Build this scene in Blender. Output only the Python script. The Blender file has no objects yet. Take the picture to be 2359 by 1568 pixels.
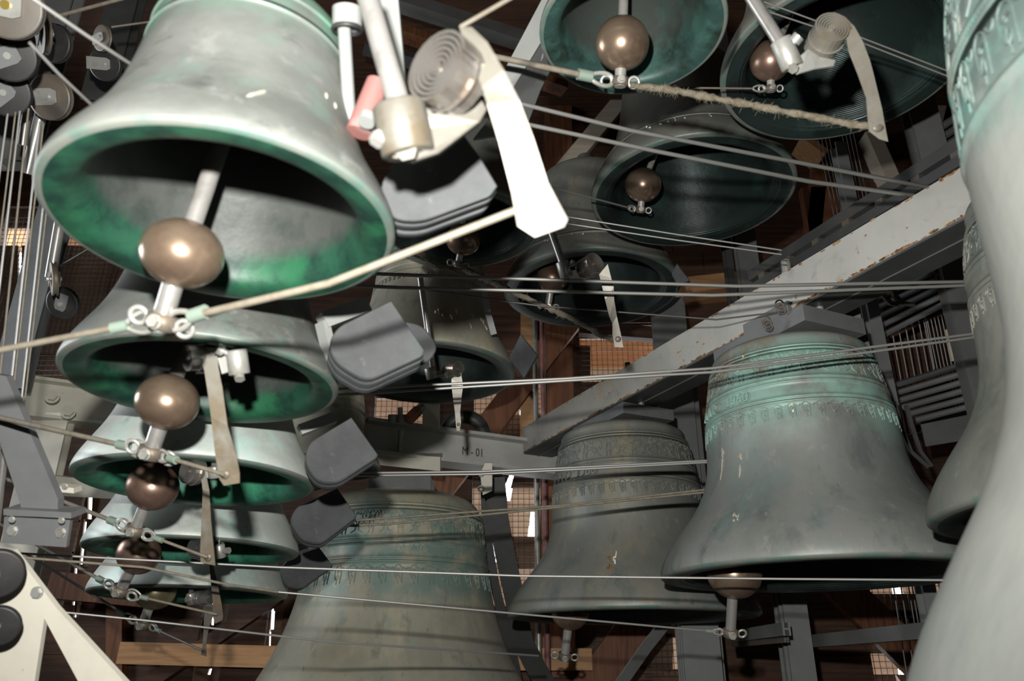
import bpy, bmesh, math, random
from mathutils import Vector, Matrix
random.seed(7)
sc = bpy.context.scene
COL = sc.collection

# ---------------------------------------------------------------- camera, world, lights
W, H, F = 2359.0, 1568.0, 1807.0
PITCH = math.radians(23.0)
CAMZ = 1.6
cd = bpy.data.cameras.new('camera')
cd.sensor_fit = 'HORIZONTAL'; cd.sensor_width = 23.5; cd.lens = F / W * 23.5
cd.clip_start = 0.02; cd.clip_end = 60
cd.dof.use_dof = True; cd.dof.focus_distance = 2.5; cd.dof.aperture_fstop = 2.9
cam = bpy.data.objects.new('camera', cd); COL.objects.link(cam)
cam.location = (0, 0, CAMZ); cam.rotation_euler = (math.pi / 2 + PITCH, 0, 0)
sc.camera = cam

wd = bpy.data.worlds.new('overcast_sky'); sc.world = wd; wd.use_nodes = True
bg = wd.node_tree.nodes['Background']
bg.inputs[0].default_value = (0.93, 0.97, 1.0, 1); bg.inputs[1].default_value = 6.0

# the camera's flash, above and a little left of the lens
fl = bpy.data.lights.new('camera_flash', 'SPOT'); fl.shadow_soft_size = 0.018
fl.spot_size = math.radians(118); fl.spot_blend = 0.7
fl.energy = 215.0; fl.color = (1.0, 0.98, 0.93)
flo = bpy.data.objects.new('camera_flash', fl); COL.objects.link(flo)
flo.location = (-0.075, -0.02, CAMZ + 0.19); flo.rotation_euler = (math.pi / 2 + PITCH, 0, 0)
# added area light by the left wall: left clapper highlights, fill on small bells
wl = bpy.data.lights.new('left_fill_light', 'AREA'); wl.shape = 'RECTANGLE'; wl.size = 1.3; wl.size_y = 1.3
wl.energy = 65.0; wl.color = (0.93, 0.97, 1.0)
wlo = bpy.data.objects.new('left_fill_light', wl); COL.objects.link(wlo)
wlo.location = (-3.93, 2.2, 3.1)
wlo.rotation_euler = (Vector((1, 0, -.05))).to_track_quat('-Z', 'Y').to_euler()

vs = sc.view_settings
vs.view_transform = 'Standard'; vs.look = 'None'; vs.exposure = 0.0; vs.gamma = 1.0
vs.use_curve_mapping = False

# ---------------------------------------------------------------- pixel helpers
CP, SP = math.cos(PITCH), math.sin(PITCH)
def ray(x, y):
    u = (x - W / 2) / F; v = (H / 2 - y) / F
    return Vector((u, CP - v * SP, SP + v * CP))
ORG = Vector((0, 0, CAMZ))
def P(x, y, d): return ORG + ray(x, y) * d
def PZ(x, y, z): r = ray(x, y); return ORG + r * ((z - CAMZ) / r.z)
def PY(x, y, Y): r = ray(x, y); return ORG + r * (Y / r.y)
def m_(px, d): return px * d / F
VIEW = Vector((0, CP, SP))
UP = Vector((0, 0, 1))

# ---------------------------------------------------------------- materials
MATS = {}
def mat(name, base, rough=0.5, metal=0.0, layers=(), bump=None, spec=0.5):
    """layers: (colour, scale, lo, hi, stretch, zmask or None) mixed over the base by noise"""
    m = bpy.data.materials.new(name); m.use_nodes = True
    nt = m.node_tree; N = nt.nodes; L = nt.links
    b = N['Principled BSDF']
    b.inputs['Roughness'].default_value = rough; b.inputs['Metallic'].default_value = metal
    b.inputs['Specular IOR Level'].default_value = spec
    tc = N.new('ShaderNodeTexCoord')
    rgb = N.new('ShaderNodeRGB'); rgb.outputs[0].default_value = (*base, 1)
    cur = rgb.outputs[0]
    for i, ly in enumerate(layers):
        col, scale, lo, hi, st = ly[:5]; zm = ly[5] if len(ly) > 5 else None
        mp = N.new('ShaderNodeMapping'); mp.inputs['Scale'].default_value = st
        mp.inputs['Location'].default_value = (i * 3.7, i * 1.3, i * 2.1)
        L.new(tc.outputs['Object'], mp.inputs[0])
        nz = N.new('ShaderNodeTexNoise'); nz.inputs['Scale'].default_value = scale
        nz.inputs['Detail'].default_value = 6; nz.inputs['Roughness'].default_value = 0.62
        L.new(mp.outputs[0], nz.inputs['Vector'])
        mr = N.new('ShaderNodeMapRange'); mr.inputs[1].default_value = lo; mr.inputs[2].default_value = hi
        L.new(nz.outputs['Fac'], mr.inputs[0])
        fac = mr.outputs[0]
        if zm:
            # zm: list of axis ramps (axis, a0, a1) factor 0 at a0 -> 1 at a1, multiplied together
            for ax, a0, a1 in zm:
                sx = N.new('ShaderNodeSeparateXYZ'); L.new(tc.outputs['Object'], sx.inputs[0])
                ad = N.new('ShaderNodeMath'); ad.operation = 'MULTIPLY_ADD'
                L.new(nz.outputs['Fac'], ad.inputs[0]); ad.inputs[1].default_value = (a1 - a0) * 0.9
                L.new(sx.outputs[ax], ad.inputs[2])
                z2 = N.new('ShaderNodeMapRange')
                z2.inputs[1].default_value = a0 + (a1 - a0) * .45; z2.inputs[2].default_value = a1 + (a1 - a0) * .45
                L.new(ad.outputs[0], z2.inputs[0])
                mu = N.new('ShaderNodeMath'); mu.operation = 'MULTIPLY'
                L.new(fac, mu.inputs[0]); L.new(z2.outputs[0], mu.inputs[1]); fac = mu.outputs[0]
        mx = N.new('ShaderNodeMix'); mx.data_type = 'RGBA'
        L.new(fac, mx.inputs['Factor']); L.new(cur, mx.inputs['A']); mx.inputs['B'].default_value = (*col, 1)
        cur = mx.outputs['Result']
    L.new(cur, b.inputs['Base Color'])
    if bump:
        kind, scale, strength, st = bump
        mp = N.new('ShaderNodeMapping'); mp.inputs['Scale'].default_value = st
        L.new(tc.outputs['Object'], mp.inputs[0])
        if kind == 'noise':
            t = N.new('ShaderNodeTexNoise'); t.inputs['Scale'].default_value = scale; t.inputs['Detail'].default_value = 5
            o = t.outputs['Fac']
        else:
            t = N.new('ShaderNodeTexWave'); t.wave_type = 'BANDS'; t.bands_direction = 'Z'
            t.inputs['Scale'].default_value = scale; t.inputs['Distortion'].default_value = 1.2
            t.inputs['Detail'].default_value = 2
            o = t.outputs['Fac']
        L.new(mp.outputs[0], t.inputs['Vector'])
        bp = N.new('ShaderNodeBump'); bp.inputs['Strength'].default_value = strength; bp.inputs['Distance'].default_value = 0.004
        L.new(o, bp.inputs['Height']); L.new(bp.outputs[0], b.inputs['Normal'])
    MATS[name] = m
    return m

S1 = (1, 1, 1)
# bells
mat('pale_bronze', (0.165, 0.173, 0.162), .5, .2, [
    ((0.115, 0.122, 0.112), 5, .40, .60, (1, 1, 1.6)), ((0.135, 0.195, 0.165), 7, .52, .66, (1, 1, .8)),
    ((0.075, 0.082, 0.075), 11, .58, .72, (1, 1, 2.2)), ((0.21, 0.215, 0.20), 24, .58, .72, S1), ((0.115, 0.215, 0.16), 7, .42, .56, S1, [(2, .20, .27)])], ('noise', 60, .12, S1))
mat('lightened_turquoise_bronze', (0.53, 0.565, 0.53), .5, .15, [  # pale turquoise, lightened further to offset flash falloff on the farther small bells
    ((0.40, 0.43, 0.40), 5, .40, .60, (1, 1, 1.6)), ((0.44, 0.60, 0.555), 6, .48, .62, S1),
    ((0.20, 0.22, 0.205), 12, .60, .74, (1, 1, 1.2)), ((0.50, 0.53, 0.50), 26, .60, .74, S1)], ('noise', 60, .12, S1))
mat('lightened_verdigris_inside', (0.035, 0.17, 0.11), .52, .1, [  # verdigris lightened to make up for weaker flash inside the farther small bells
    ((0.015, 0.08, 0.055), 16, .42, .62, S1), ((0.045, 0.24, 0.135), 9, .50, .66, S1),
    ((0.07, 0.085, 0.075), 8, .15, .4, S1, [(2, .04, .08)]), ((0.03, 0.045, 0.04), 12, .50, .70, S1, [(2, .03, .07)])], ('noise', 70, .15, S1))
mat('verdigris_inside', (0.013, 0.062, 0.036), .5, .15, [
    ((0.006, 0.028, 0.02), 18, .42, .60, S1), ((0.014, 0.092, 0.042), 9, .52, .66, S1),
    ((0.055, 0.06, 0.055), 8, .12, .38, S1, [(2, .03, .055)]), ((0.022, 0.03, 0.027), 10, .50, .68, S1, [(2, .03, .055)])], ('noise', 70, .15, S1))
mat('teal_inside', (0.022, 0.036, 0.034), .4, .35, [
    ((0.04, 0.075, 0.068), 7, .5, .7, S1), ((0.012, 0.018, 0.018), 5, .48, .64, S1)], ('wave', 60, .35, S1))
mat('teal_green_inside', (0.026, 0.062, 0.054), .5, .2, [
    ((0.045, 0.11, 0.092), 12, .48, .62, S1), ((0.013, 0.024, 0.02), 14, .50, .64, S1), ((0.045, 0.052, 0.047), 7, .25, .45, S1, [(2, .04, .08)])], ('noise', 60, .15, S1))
mat('dark_bronze', (0.19, 0.192, 0.168), .5, .2, [
    ((0.145, 0.152, 0.138), 3, .40, .60, (1, 1, .5)), ((0.25, 0.225, 0.145), 7, .56, .70, (1, 1, .3)), ((0.115, 0.132, 0.122), 9, .54, .68, (1, 1, .5)),
    ((0.23, 0.235, 0.215), 34, .60, .74, (1, 1, .5)), ((0.10, 0.10, 0.09), 40, .64, .74, (1, 1, .12)), ((0.42, 0.40, 0.33), 60, .74, .80, (1, 1, .5))], ('noise', 90, .12, (1, 1, .4)))
mat('dark_bronze_turquoise', (0.198, 0.207, 0.193), .52, .2, [
    ((0.148, 0.16, 0.15), 3, .42, .60, (1, 1, .6)), ((0.31, 0.285, 0.215), 5, .58, .70, (1, 1, .25)), ((0.115, 0.128, 0.122), 10, .54, .68, (1, 1, .45)),
    ((0.155, 0.20, 0.19), 4, .56, .70, (1, 1, .4)), ((0.25, 0.40, 0.345), 3.2, .40, .54, (1, 1, 1.4), [(2, .31, .44), (2, .64, .58)]), ((0.19, 0.18, 0.145), 7, .48, .58, S1, [(2, .40, .47)]),
    ((0.26, 0.26, 0.245), 34, .60, .74, (1, 1, .5)), ((0.10, 0.10, 0.095), 44, .66, .76, (1, 1, .10)), ((0.50, 0.48, 0.40), 60, .75, .80, (1, 1, .5))], ('noise', 90, .12, (1, 1, .4)))
mat('olive_bronze', (0.42, 0.40, 0.31), .52, .18, [
    ((0.33, 0.325, 0.265), 4, .42, .60, (1, 1, .7)), ((0.48, 0.44, 0.32), 8, .54, .70, (1, 1, .4)), ((0.25, 0.25, 0.20), 11, .56, .70, (1, 1, .5)),
    ((0.20, 0.28, 0.245), 8, .40, .54, S1, [(2, .44, .54)]), ((0.42, 0.39, 0.29), 6, .3, .5, S1, [(2, .83, .88)]), ((0.30, 0.36, 0.325), 16, .58, .70, S1), ((0.22, 0.21, 0.17), 40, .62, .74, (1, 1, .12))], ('noise', 70, .12, (1, 1, .4)))
mat('grey_bronze', (0.205, 0.213, 0.197), .6, .1, [
    ((0.155, 0.165, 0.155), 4, .42, .6, (1, 1, .4)), ((0.24, 0.235, 0.195), 5, .54, .68, (1, 1, .3)),
    ((0.095, 0.205, 0.178), 7, .44, .60, S1, [(2, .62, .72)]), ((0.085, 0.118, 0.11), 16, .42, .56, S1, [(2, .64, .74)])], ('noise', 40, .25, S1))
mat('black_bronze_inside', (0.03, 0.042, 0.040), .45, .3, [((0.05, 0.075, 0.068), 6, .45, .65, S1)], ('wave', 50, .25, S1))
mat('bronze_edge', (0.165, 0.175, 0.155), .5, .2, [((0.10, 0.16, 0.135), 14, .45, .6, S1)])
# metals
mat('clapper_bronze', (0.33, 0.245, 0.175), .27, .75, [((0.21, 0.14, 0.10), 9, .45, .65, S1), ((0.38, 0.30, 0.21), 30, .6, .75, S1)])
mat('clapper_red_bronze', (0.27, 0.175, 0.13), .33, .7, [((0.16, 0.10, 0.08), 9, .45, .65, S1)])
mat('clapper_olive_bronze', (0.28, 0.235, 0.14), .36, .6, [((0.16, 0.14, 0.09), 12, .42, .6, S1)])
mat('bright_steel', (0.36, 0.35, 0.335), .3, .6, [((0.25, 0.24, 0.22), 20, .5, .7, S1)])
mat('galvanised_steel', (0.38, 0.38, 0.355), .4, .45, [((0.26, 0.25, 0.22), 18, .48, .68, S1), ((0.32, 0.27, 0.19), 12, .60, .76, S1)])
mat('tarnished_steel', (0.20, 0.188, 0.16), .42, .3, [((0.165, 0.135, 0.093), 9, .5, .68, S1), ((0.23, 0.22, 0.19), 20, .5, .7, S1)])
mat('spring_steel', (0.24, 0.225, 0.207), .3, .75, [((0.18, 0.14, 0.105), 14, .5, .68, S1)])
mat('rust_steel', (0.155, 0.13, 0.105), .5, .4, [((0.20, 0.14, 0.085), 14, .52, .68, S1), ((0.10, 0.098, 0.092), 6, .45, .65, S1)])
mat('dimmed_tan_steel', (0.105, 0.098, 0.082), .42, .2, [((0.085, 0.065, 0.04), 14, .50, .66, S1), ((0.125, 0.12, 0.105), 30, .5, .7, S1)])  # tan steel, darkened on the near spring to offset the close flash
mat('brass', (0.62, 0.45, 0.11), .28, .8)
mat('red_primer', (0.24, 0.10, 0.09), .55, .0, [((0.30, 0.20, 0.19), 12, .5, .68, S1)])
mat('rust_spring', (0.30, 0.10, 0.06), .5, .2, [((0.45, 0.22, 0.14), 15, .5, .66, S1)])
mat('painted_beam', (0.40, 0.395, 0.37), .5, 0, [
    ((0.33, 0.33, 0.31), 3, .42, .62, S1), ((0.39, 0.335, 0.235), 6, .56, .70, (1, 1, .5)), ((0.27, 0.265, 0.245), 14, .58, .72, S1),
    ((0.27, 0.12, 0.04), 22, .66, .71, S1)], ('noise', 80, .08, S1))
mat('edge_rust', (0.29, 0.13, 0.045), .85, 0, [((0.40, 0.30, 0.10), 40, .5, .62, S1), ((0.14, 0.06, 0.03), 60, .5, .62, S1)], ('noise', 90, .8, S1))
mat('blue_grey_steel', (0.155, 0.160, 0.162), .5, .1, [((0.12, 0.123, 0.123), 4, .42, .62, S1), ((0.19, 0.175, 0.145), 10, .62, .76, S1)])
mat('mid_grey_paint', (0.47, 0.475, 0.45), .5, 0, [((0.40, 0.40, 0.375), 5, .42, .62, S1), ((0.38, 0.30, 0.19), 16, .66, .76, S1)])
mat('dark_spring', (0.10, 0.10, 0.10), .3, .7)
mat('warm_grey_paint', (0.56, 0.535, 0.455), .5, 0, [((0.48, 0.455, 0.385), 5, .42, .62, S1), ((0.30, 0.22, 0.12), 40, .68, .76, S1)])
mat('pale_grey_paint', (0.24, 0.25, 0.242), .45, 0, [((0.20, 0.21, 0.20), 5, .42, .62, S1)])
mat('dark_steel', (0.055, 0.057, 0.057), .5, .2, [((0.08, 0.08, 0.077), 6, .45, .65, S1)])
mat('slate_hammer', (0.062, 0.065, 0.067), .65, .0, [((0.045, 0.048, 0.050), 12, .42, .62, S1), ((0.10, 0.104, 0.10), 40, .62, .76, S1), ((0.05, 0.075, 0.068), 9, .56, .70, S1)], ('noise', 120, .10, S1), .25)
mat('black_rubber', (0.018, 0.018, 0.018), .5, 0, [((0.03, 0.028, 0.026), 20, .45, .65, S1)])
# fibre
mat('wire_steel', (0.30, 0.295, 0.28), .45, .5)
mat('dark_wire', (0.16, 0.15, 0.14), .5, .4)
mat('tan_cord', (0.17, 0.15, 0.115), .7, 0, [((0.13, 0.11, 0.08), 60, .45, .65, S1)])
mat('fuzzy_rope', (0.16, 0.138, 0.10), .95, 0, [((0.10, 0.085, 0.058), 70, .42, .62, S1)], ('noise', 300, .8, S1))
mat('green_sleeve', (0.18, 0.23, 0.19), .6, .1)
mat('dust_smear', (0.34, 0.315, 0.25), .8, 0, [((0.24, 0.23, 0.20), 30, .45, .6, S1)])
mat('dropping_white', (0.72, 0.70, 0.58), .8, 0, [((0.55, 0.48, 0.24), 30, .5, .65, S1)])
# timber
GR = (1, 9, 9)
mat('dark_timber', (0.060, 0.027, 0.015), .7, 0, [((0.10, 0.045, 0.022), 4, .42, .65, (.5, 8, 8)), ((0.03, 0.015, 0.010), 5, .5, .7, (.5, 9, 9))], ('noise', 20, .2, GR))
mat('red_timber', (0.15, 0.055, 0.024), .65, 0, [((0.22, 0.09, 0.04), 4, .42, .65, (7, 7, .6)), ((0.06, 0.025, 0.014), 5, .52, .7, (8, 8, .6))], ('noise', 20, .2, (9, 9, 1)))
mat('light_timber', (0.50, 0.275, 0.125), .6, 0, [((0.38, 0.19, 0.08), 4, .44, .66, (.8, 14, 14)), ((0.56, 0.34, 0.18), 3, .5, .7, (.8, 10, 10))], ('noise', 30, .1, GR))
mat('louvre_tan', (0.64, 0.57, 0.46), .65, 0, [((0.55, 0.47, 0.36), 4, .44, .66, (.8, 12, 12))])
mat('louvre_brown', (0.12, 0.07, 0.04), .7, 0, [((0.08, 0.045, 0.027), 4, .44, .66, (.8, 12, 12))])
mat('mesh_wire', (0.06, 0.045, 0.035), .6, .3)
mat('concrete', (0.16, 0.15, 0.14), .85, 0, [((0.11, 0.10, 0.095), 5, .4, .6, S1)])

# ---------------------------------------------------------------- mesh builder
ORIGIN = {}
class MB:
    def __init__(s): s.v = []; s.f = []; s.m = []; s.sm = []
    def add(s, vs, fs, mi=0, smooth=True):
        o = len(s.v); s.v += [Vector(v) for v in vs]
        for f in fs: s.f.append([i + o for i in f]); s.m.append(mi); s.sm.append(smooth)
    def frame(s, ax):
        ax = ax.normalized(); t = UP if abs(ax.z) < .9 else Vector((1, 0, 0))
        a = ax.cross(t).normalized(); return a, ax.cross(a).normalized()
    def tube(s, pts, r, n=8, mi=0, cap=True):
        pts = [Vector(p) for p in pts]; k = len(pts)
        rs = r if isinstance(r, (list, tuple)) else [r] * k
        vs = []; a = None
        for i, p in enumerate(pts):
            t = (pts[min(i + 1, k - 1)] - pts[max(i - 1, 0)])
            t = t.normalized() if t.length > 1e-9 else UP
            if a is None: a, b = s.frame(t)
            else:
                a = (a - t * a.dot(t)); a = a.normalized() if a.length > 1e-6 else s.frame(t)[0]
                b = t.cross(a)
            for j in range(n):
                g = 2 * math.pi * j / n
                vs.append(p + (a * math.cos(g) + b * math.sin(g)) * rs[i])
        fs = [[i * n + j, i * n + (j + 1) % n, (i + 1) * n + (j + 1) % n, (i + 1) * n + j] for i in range(k - 1) for j in range(n)]
        s.add(vs, fs, mi)
        if cap:
            s.add(vs[:n], [list(range(n))[::-1]], mi, False); s.add(vs[-n:], [list(range(n))], mi, False)
        return s
    def cyl(s, p0, p1, r, n=16, mi=0, r2=None): return s.tube([p0, p1], [r, r if r2 is None else r2], n, mi)
    def hexbolt(s, p, ax, r, h, mi=0):
        ax = Vector(ax).normalized()
        s.tube([p, p + ax * h * .25], r * 1.3, 16, mi); s.tube([p + ax * h * .25, p + ax * h], r, 6, mi)
        for i in range(len(s.sm) - 14, len(s.sm)): s.sm[i] = False
        return s
    def ring(s, c, ax, R, r, n=20, k=6, mi=0):
        a, b = s.frame(Vector(ax)); c = Vector(c)
        ax = Vector(ax).normalized(); vs = []
        for i in range(n):
            g = 2 * math.pi * i / n; d = a * math.cos(g) + b * math.sin(g)
            for j in range(k):
                h = 2 * math.pi * j / k; vs.append(c + d * (R + r * math.cos(h)) + ax * r * math.sin(h))
        s.add(vs, [[i * k + j, i * k + (j + 1) % k, ((i + 1) % n) * k + (j + 1) % k, ((i + 1) % n) * k + j] for i in range(n) for j in range(k)], mi)
        return s
    def sphere(s, c, r, ax=UP, squash=1.0, n=28, k=16, mi=0):
        ax = Vector(ax).normalized(); a, b = s.frame(ax); c = Vector(c)
        vs = [c + ax * r * squash]
        for i in range(1, k):
            t = math.pi * i / k
            for j in range(n):
                g = 2 * math.pi * j / n
                vs.append(c + ax * (r * squash * math.cos(t)) + (a * math.cos(g) + b * math.sin(g)) * (r * math.sin(t)))
        vs.append(c - ax * r * squash); L = len(vs) - 1
        fs = [[0, 1 + (j + 1) % n, 1 + j] for j in range(n)]
        for i in range(k - 2):
            fs += [[1 + i * n + j, 1 + i * n + (j + 1) % n, 1 + (i + 1) * n + (j + 1) % n, 1 + (i + 1) * n + j] for j in range(n)]
        fs += [[L, 1 + (k - 2) * n + j, 1 + (k - 2) * n + (j + 1) % n] for j in range(n)]
        s.add(vs, fs, mi); return s
    def lathe(s, prof, c, n=96, mis=None, ax=UP):
        """prof: list of (r, h); closed top if r == 0"""
        c = Vector(c); ax = Vector(ax).normalized()
        a, b = (Vector((1, 0, 0)), Vector((0, 1, 0))) if ax == UP else s.frame(ax)
        vs = []
        for (r, h) in prof:
            for j in range(n):
                g = 2 * math.pi * j / n
                vs.append(c + ax * h + (a * math.cos(g) + b * math.sin(g)) * r)
        o = len(s.v); s.v += vs
        for i in range(len(prof) - 1):
            for j in range(n):
                s.f.append([o + i * n + j, o + i * n + (j + 1) % n, o + (i + 1) * n + (j + 1) % n, o + (i + 1) * n + j])
                s.m.append(mis[i] if mis else 0); s.sm.append(True)
        return s
    def prism(s, front, vec, mi=0, bevel=0.0):
        """closed polygon front swept by vec"""
        front = [Vector(p) for p in front]; n = len(front); vec = Vector(vec)
        c = sum(front, Vector()) / n
        if bevel:
            inner = [c + (p - c) * (1 - bevel / max((p - c).length, 1e-6)) for p in front]
            k = vec.normalized() * bevel
            vs = inner + [p + k for p in front] + [p + vec for p in front]
            fs = [list(range(n))] + [[i, n + i, n + (i + 1) % n, (i + 1) % n] for i in range(n)]
            fs += [[n + i, 2 * n + i, 2 * n + (i + 1) % n, n + (i + 1) % n] for i in range(n)] + [list(range(3 * n - 1, 2 * n - 1, -1))]
        else:
            vs = front + [p + vec for p in front]
            fs = [list(range(n)), list(range(2 * n - 1, n - 1, -1))] + [[i, n + i, n + (i + 1) % n, (i + 1) % n] for i in range(n)]
        s.add(vs, fs, mi, False); return s
    def sweep(s, prof, p0, p1, side, up, mi=0):
        """prof polygon (s,t) extruded from p0 to p1"""
        p0 = Vector(p0); p1 = Vector(p1)
        s.prism([p0 + side * a + up * b for a, b in prof], p1 - p0, mi); return s
    def box(s, c, ax, ay, az, mi=0):
        c = Vector(c); ax = Vector(ax); ay = Vector(ay); az = Vector(az)
        f = [c - ax / 2 - ay / 2 - az / 2, c + ax / 2 - ay / 2 - az / 2, c + ax / 2 + ay / 2 - az / 2, c - ax / 2 + ay / 2 - az / 2]
        s.prism(f, az, mi); return s
    def bar(s, p0, p1, w, h, mi=0, side=None):
        """rectangular bar from p0 to p1; w across, h in the other direction"""
        p0 = Vector(p0); p1 = Vector(p1); d = (p1 - p0).normalized()
        a = (d.cross(UP) if abs(d.z) < .95 else Vector((1, 0, 0))) if side is None else Vector(side)
        a = (a - d * a.dot(d)).normalized(); b = d.cross(a)
        s.prism([p0 - a * w / 2 - b * h / 2, p0 + a * w / 2 - b * h / 2, p0 + a * w / 2 + b * h / 2, p0 - a * w / 2 + b * h / 2], p1 - p0, mi); return s
    def build(s, name, mats, parent=None, loc=None, kind=None, label=None):
        if isinstance(mats, str): mats = [mats]
        me = bpy.data.meshes.new(name)
        o = ORIGIN.get(parent) if parent else (Vector(loc) if loc is not None else None)
        if o is None:
            o = sum(s.v, Vector()) / max(len(s.v), 1); o.z = min(v.z for v in s.v)
        me.from_pydata([tuple(v - o) for v in s.v], [], s.f)
        for q in mats: me.materials.append(MATS[q])
        me.polygons.foreach_set('material_index', s.m); me.polygons.foreach_set('use_smooth', s.sm)
        bm = bmesh.new(); bm.from_mesh(me); bmesh.ops.recalc_face_normals(bm, faces=bm.faces); bm.to_mesh(me); bm.free()
        ob = bpy.data.objects.new(name, me); COL.objects.link(ob)
        ORIGIN[ob] = o
        if parent: ob.parent = parent
        else: ob.location = o
        if kind: ob['kind'] = kind
        if label: ob['label'] = label
        return ob

def thing(name, label, cat, loc, group=None):
    o = bpy.data.objects.new(name, None); COL.objects.link(o); o.empty_display_size = .05
    o.location = loc; ORIGIN[o] = Vector(loc)
    o['label'] = label; o['category'] = cat
    if group: o['group'] = group
    return o
def tag(o, label, cat, group=None):
    o['label'] = label; o['category'] = cat
    if group: o['group'] = group
    return o
def struct(o): o['kind'] = 'structure'; return o

# ---------------------------------------------------------------- room shell
YB = 4.9
def wall_slab(name, c, size, m):
    mb = MB(); mb.box(c, (size[0], 0, 0), (0, size[1], 0), (0, 0, size[2]))
    return struct(mb.build(name, m))
wall_slab('floor', (0, 1.7, -.05), (8.2, 7.4, .1), 'concrete')
ceil_ = wall_slab('ceiling', (0, 1.7, 5.65), (8.2, 7.4, .1), 'dark_timber')
wl_ = wall_slab('wall_left', (-4.05, 1.7, 2.8), (.1, 7.4, 5.6), 'dark_timber')
wr_ = wall_slab('wall_right', (4.05, 1.7, 2.8), (.1, 7.4, 5.6), 'dark_timber')
wall_slab('wall_behind', (0, -2.0, 2.8), (8.0, .1, 5.6), 'dark_timber')

wb = bpy.data.objects.new('wall_back', None); COL.objects.link(wb); wb.location = (0, YB, 0); ORIGIN[wb] = Vector((0, YB, 0)); struct(wb)

# openings in the back wall: pixel rectangles
OPEN = [(1085, 860, 1300, 1500), (1335, 745, 1560, 925), (1372, 1408, 1490, 1556), (1490, 1462, 1580, 1548),
        (2000, 1270, 2200, 1412), (2002, 1432, 2200, 1560), (-60, 500, 230, 960), (165, 1120, 215, 1400), (610, 1400, 650, 1500), (860, 900, 1000, 1000), (455, 1360, 520, 1560)]
rects = []
for (x0, y0, x1, y1) in OPEN:
    xm, ym = (x0 + x1) / 2, (y0 + y1) / 2
    a = PY(x0, ym, YB); b = PY(x1, ym, YB); t = PY(xm, y0, YB); bt = PY(xm, y1, YB)
    rects.append((a.x, b.x, bt.z, t.z))
ph = 0.19
row = 0; z = 0.0
while z < 5.6:
    z1 = min(z + ph, 5.6)
    iv = [(-4.0, 4.0)]
    for (ra, rb, rz0, rz1) in rects:
        if rz1 > z + .02 and rz0 < z1 - .02:
            nv = []
            for (a, b) in iv:
                if rb <= a or ra >= b: nv.append((a, b)); continue
                if ra > a: nv.append((a, ra))
                if rb < b: nv.append((rb, b))
            iv = nv
    for (a, b) in iv:
        cuts = [a]
        q = a + 1.6 + .7 * ((row * 37) % 10) / 10
        while q < b - .5: cuts.append(q); q += 2.3
        cuts.append(b)
        for i in range(len(cuts) - 1):
            u0, u1 = cuts[i], cuts[i + 1]
            if u1 - u0 < .03: continue
            off = (row % 2) * .007 + (i % 2) * .003
            mb = MB(); mb.box(((u0 + u1) / 2, YB + .02 - off, (z + z1) / 2), (u1 - u0 + .012, 0, 0), (0, .03, 0), (0, 0, z1 - z + .012))
            mb.build('plank', 'dark_timber', wb)
    z += ph; row += 1

# louvre boards, slits of sky between them and wire mesh in front, per opening
def quad_board(pts, m, Y, th=.02, tilt=0.0):
    mb = MB(); vv = [PY(x, y, Y) for x, y in pts]
    mb.prism(vv, (0, th, 0)); return mb.build('louvre_board', m, wb)
def louvres(rect, bands, slit, Y=YB + .09):
    """bands: list of (y0, y1, material); slit: function y -> (xa, xb) sky gap or None"""
    x0, _, x1, _ = rect
    T = 'louvre_tan'; x0 -= 60; x1 += 60; bands = [(rect[1] - 60, rect[1] + 2, 'louvre_brown')] + list(bands) + [(rect[3] - 2, rect[3] + 60, 'louvre_brown')]
    Y0 = Y
    for i, (y0, y1, m) in enumerate(bands):
        sl = slit(y0, y1); Y = Y0 + (i % 2) * .022; y0 -= 5; y1 += 5
        if m in (T, 'light_timber'): Y = Y0 + .62 + i * .012; y0 -= 10; y1 += 10
        if sl is None: quad_board([(x0, y1), (x1, y1), (x1, y0), (x0, y0)], m, Y)
        else:
            (ta, tb, ba, bb) = sl
            quad_board([(x0, y1), (ba, y1), (ta, y0), (x0, y0)], m, Y)
            quad_board([(bb, y1), (x1, y1), (x1, y0), (tb, y0)], m, Y)
def mesh_screen(rect, pitch, Y=YB - .03):
    x0, y0, x1, y1 = rect
    a = PY(x0, (y0 + y1) / 2, Y); b = PY(x1, (y0 + y1) / 2, Y); t = PY((x0 + x1) / 2, y0, Y).z + .02; bt = PY((x0 + x1) / 2, y1, Y).z - .02
    p = m_(pitch, 5.0); mb = MB(); w = .0032
    x = a.x - .02
    while x < b.x + .02: mb.box((x, Y, (t + bt) / 2), (w, 0, 0), (0, w, 0), (0, 0, t - bt)); x += p
    zz = bt
    while zz < t: mb.box(((a.x + b.x) / 2, Y + w, zz), (b.x - a.x + .04, 0, 0), (0, w, 0), (0, 0, w)); zz += p
    mb.build('wire_mesh', 'mesh_wire', wb, kind='stuff')
T, B_ = 'louvre_tan', 'louvre_brown'
def slit1(y0, y1):
    tab = {850: (1208, 1236, 1196, 1236), 960: None, 1012: None, 1085: (1180, 1188, 1160, 1176), 1122: (1166, 1184, 1156, 1170), 1168: (1226, 1246, 1214, 1246),
           1240: (1136, 1146, 1126, 1146), 1310: (1120, 1128, 1110, 1118), 1400: None, 1436: (1172, 1184, 1166, 1178), 1470: (1164, 1176, 1156, 1170)}
    return tab.get(y0)
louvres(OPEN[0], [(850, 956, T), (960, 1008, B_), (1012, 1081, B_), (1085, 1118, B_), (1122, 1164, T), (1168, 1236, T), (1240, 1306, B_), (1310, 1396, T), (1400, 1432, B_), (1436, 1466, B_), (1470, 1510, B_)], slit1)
louvres(OPEN[1], [(735, 775, B_), (778, 830, 'light_timber'), (834, 880, T), (884, 935, B_)], lambda a, b: None)
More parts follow.
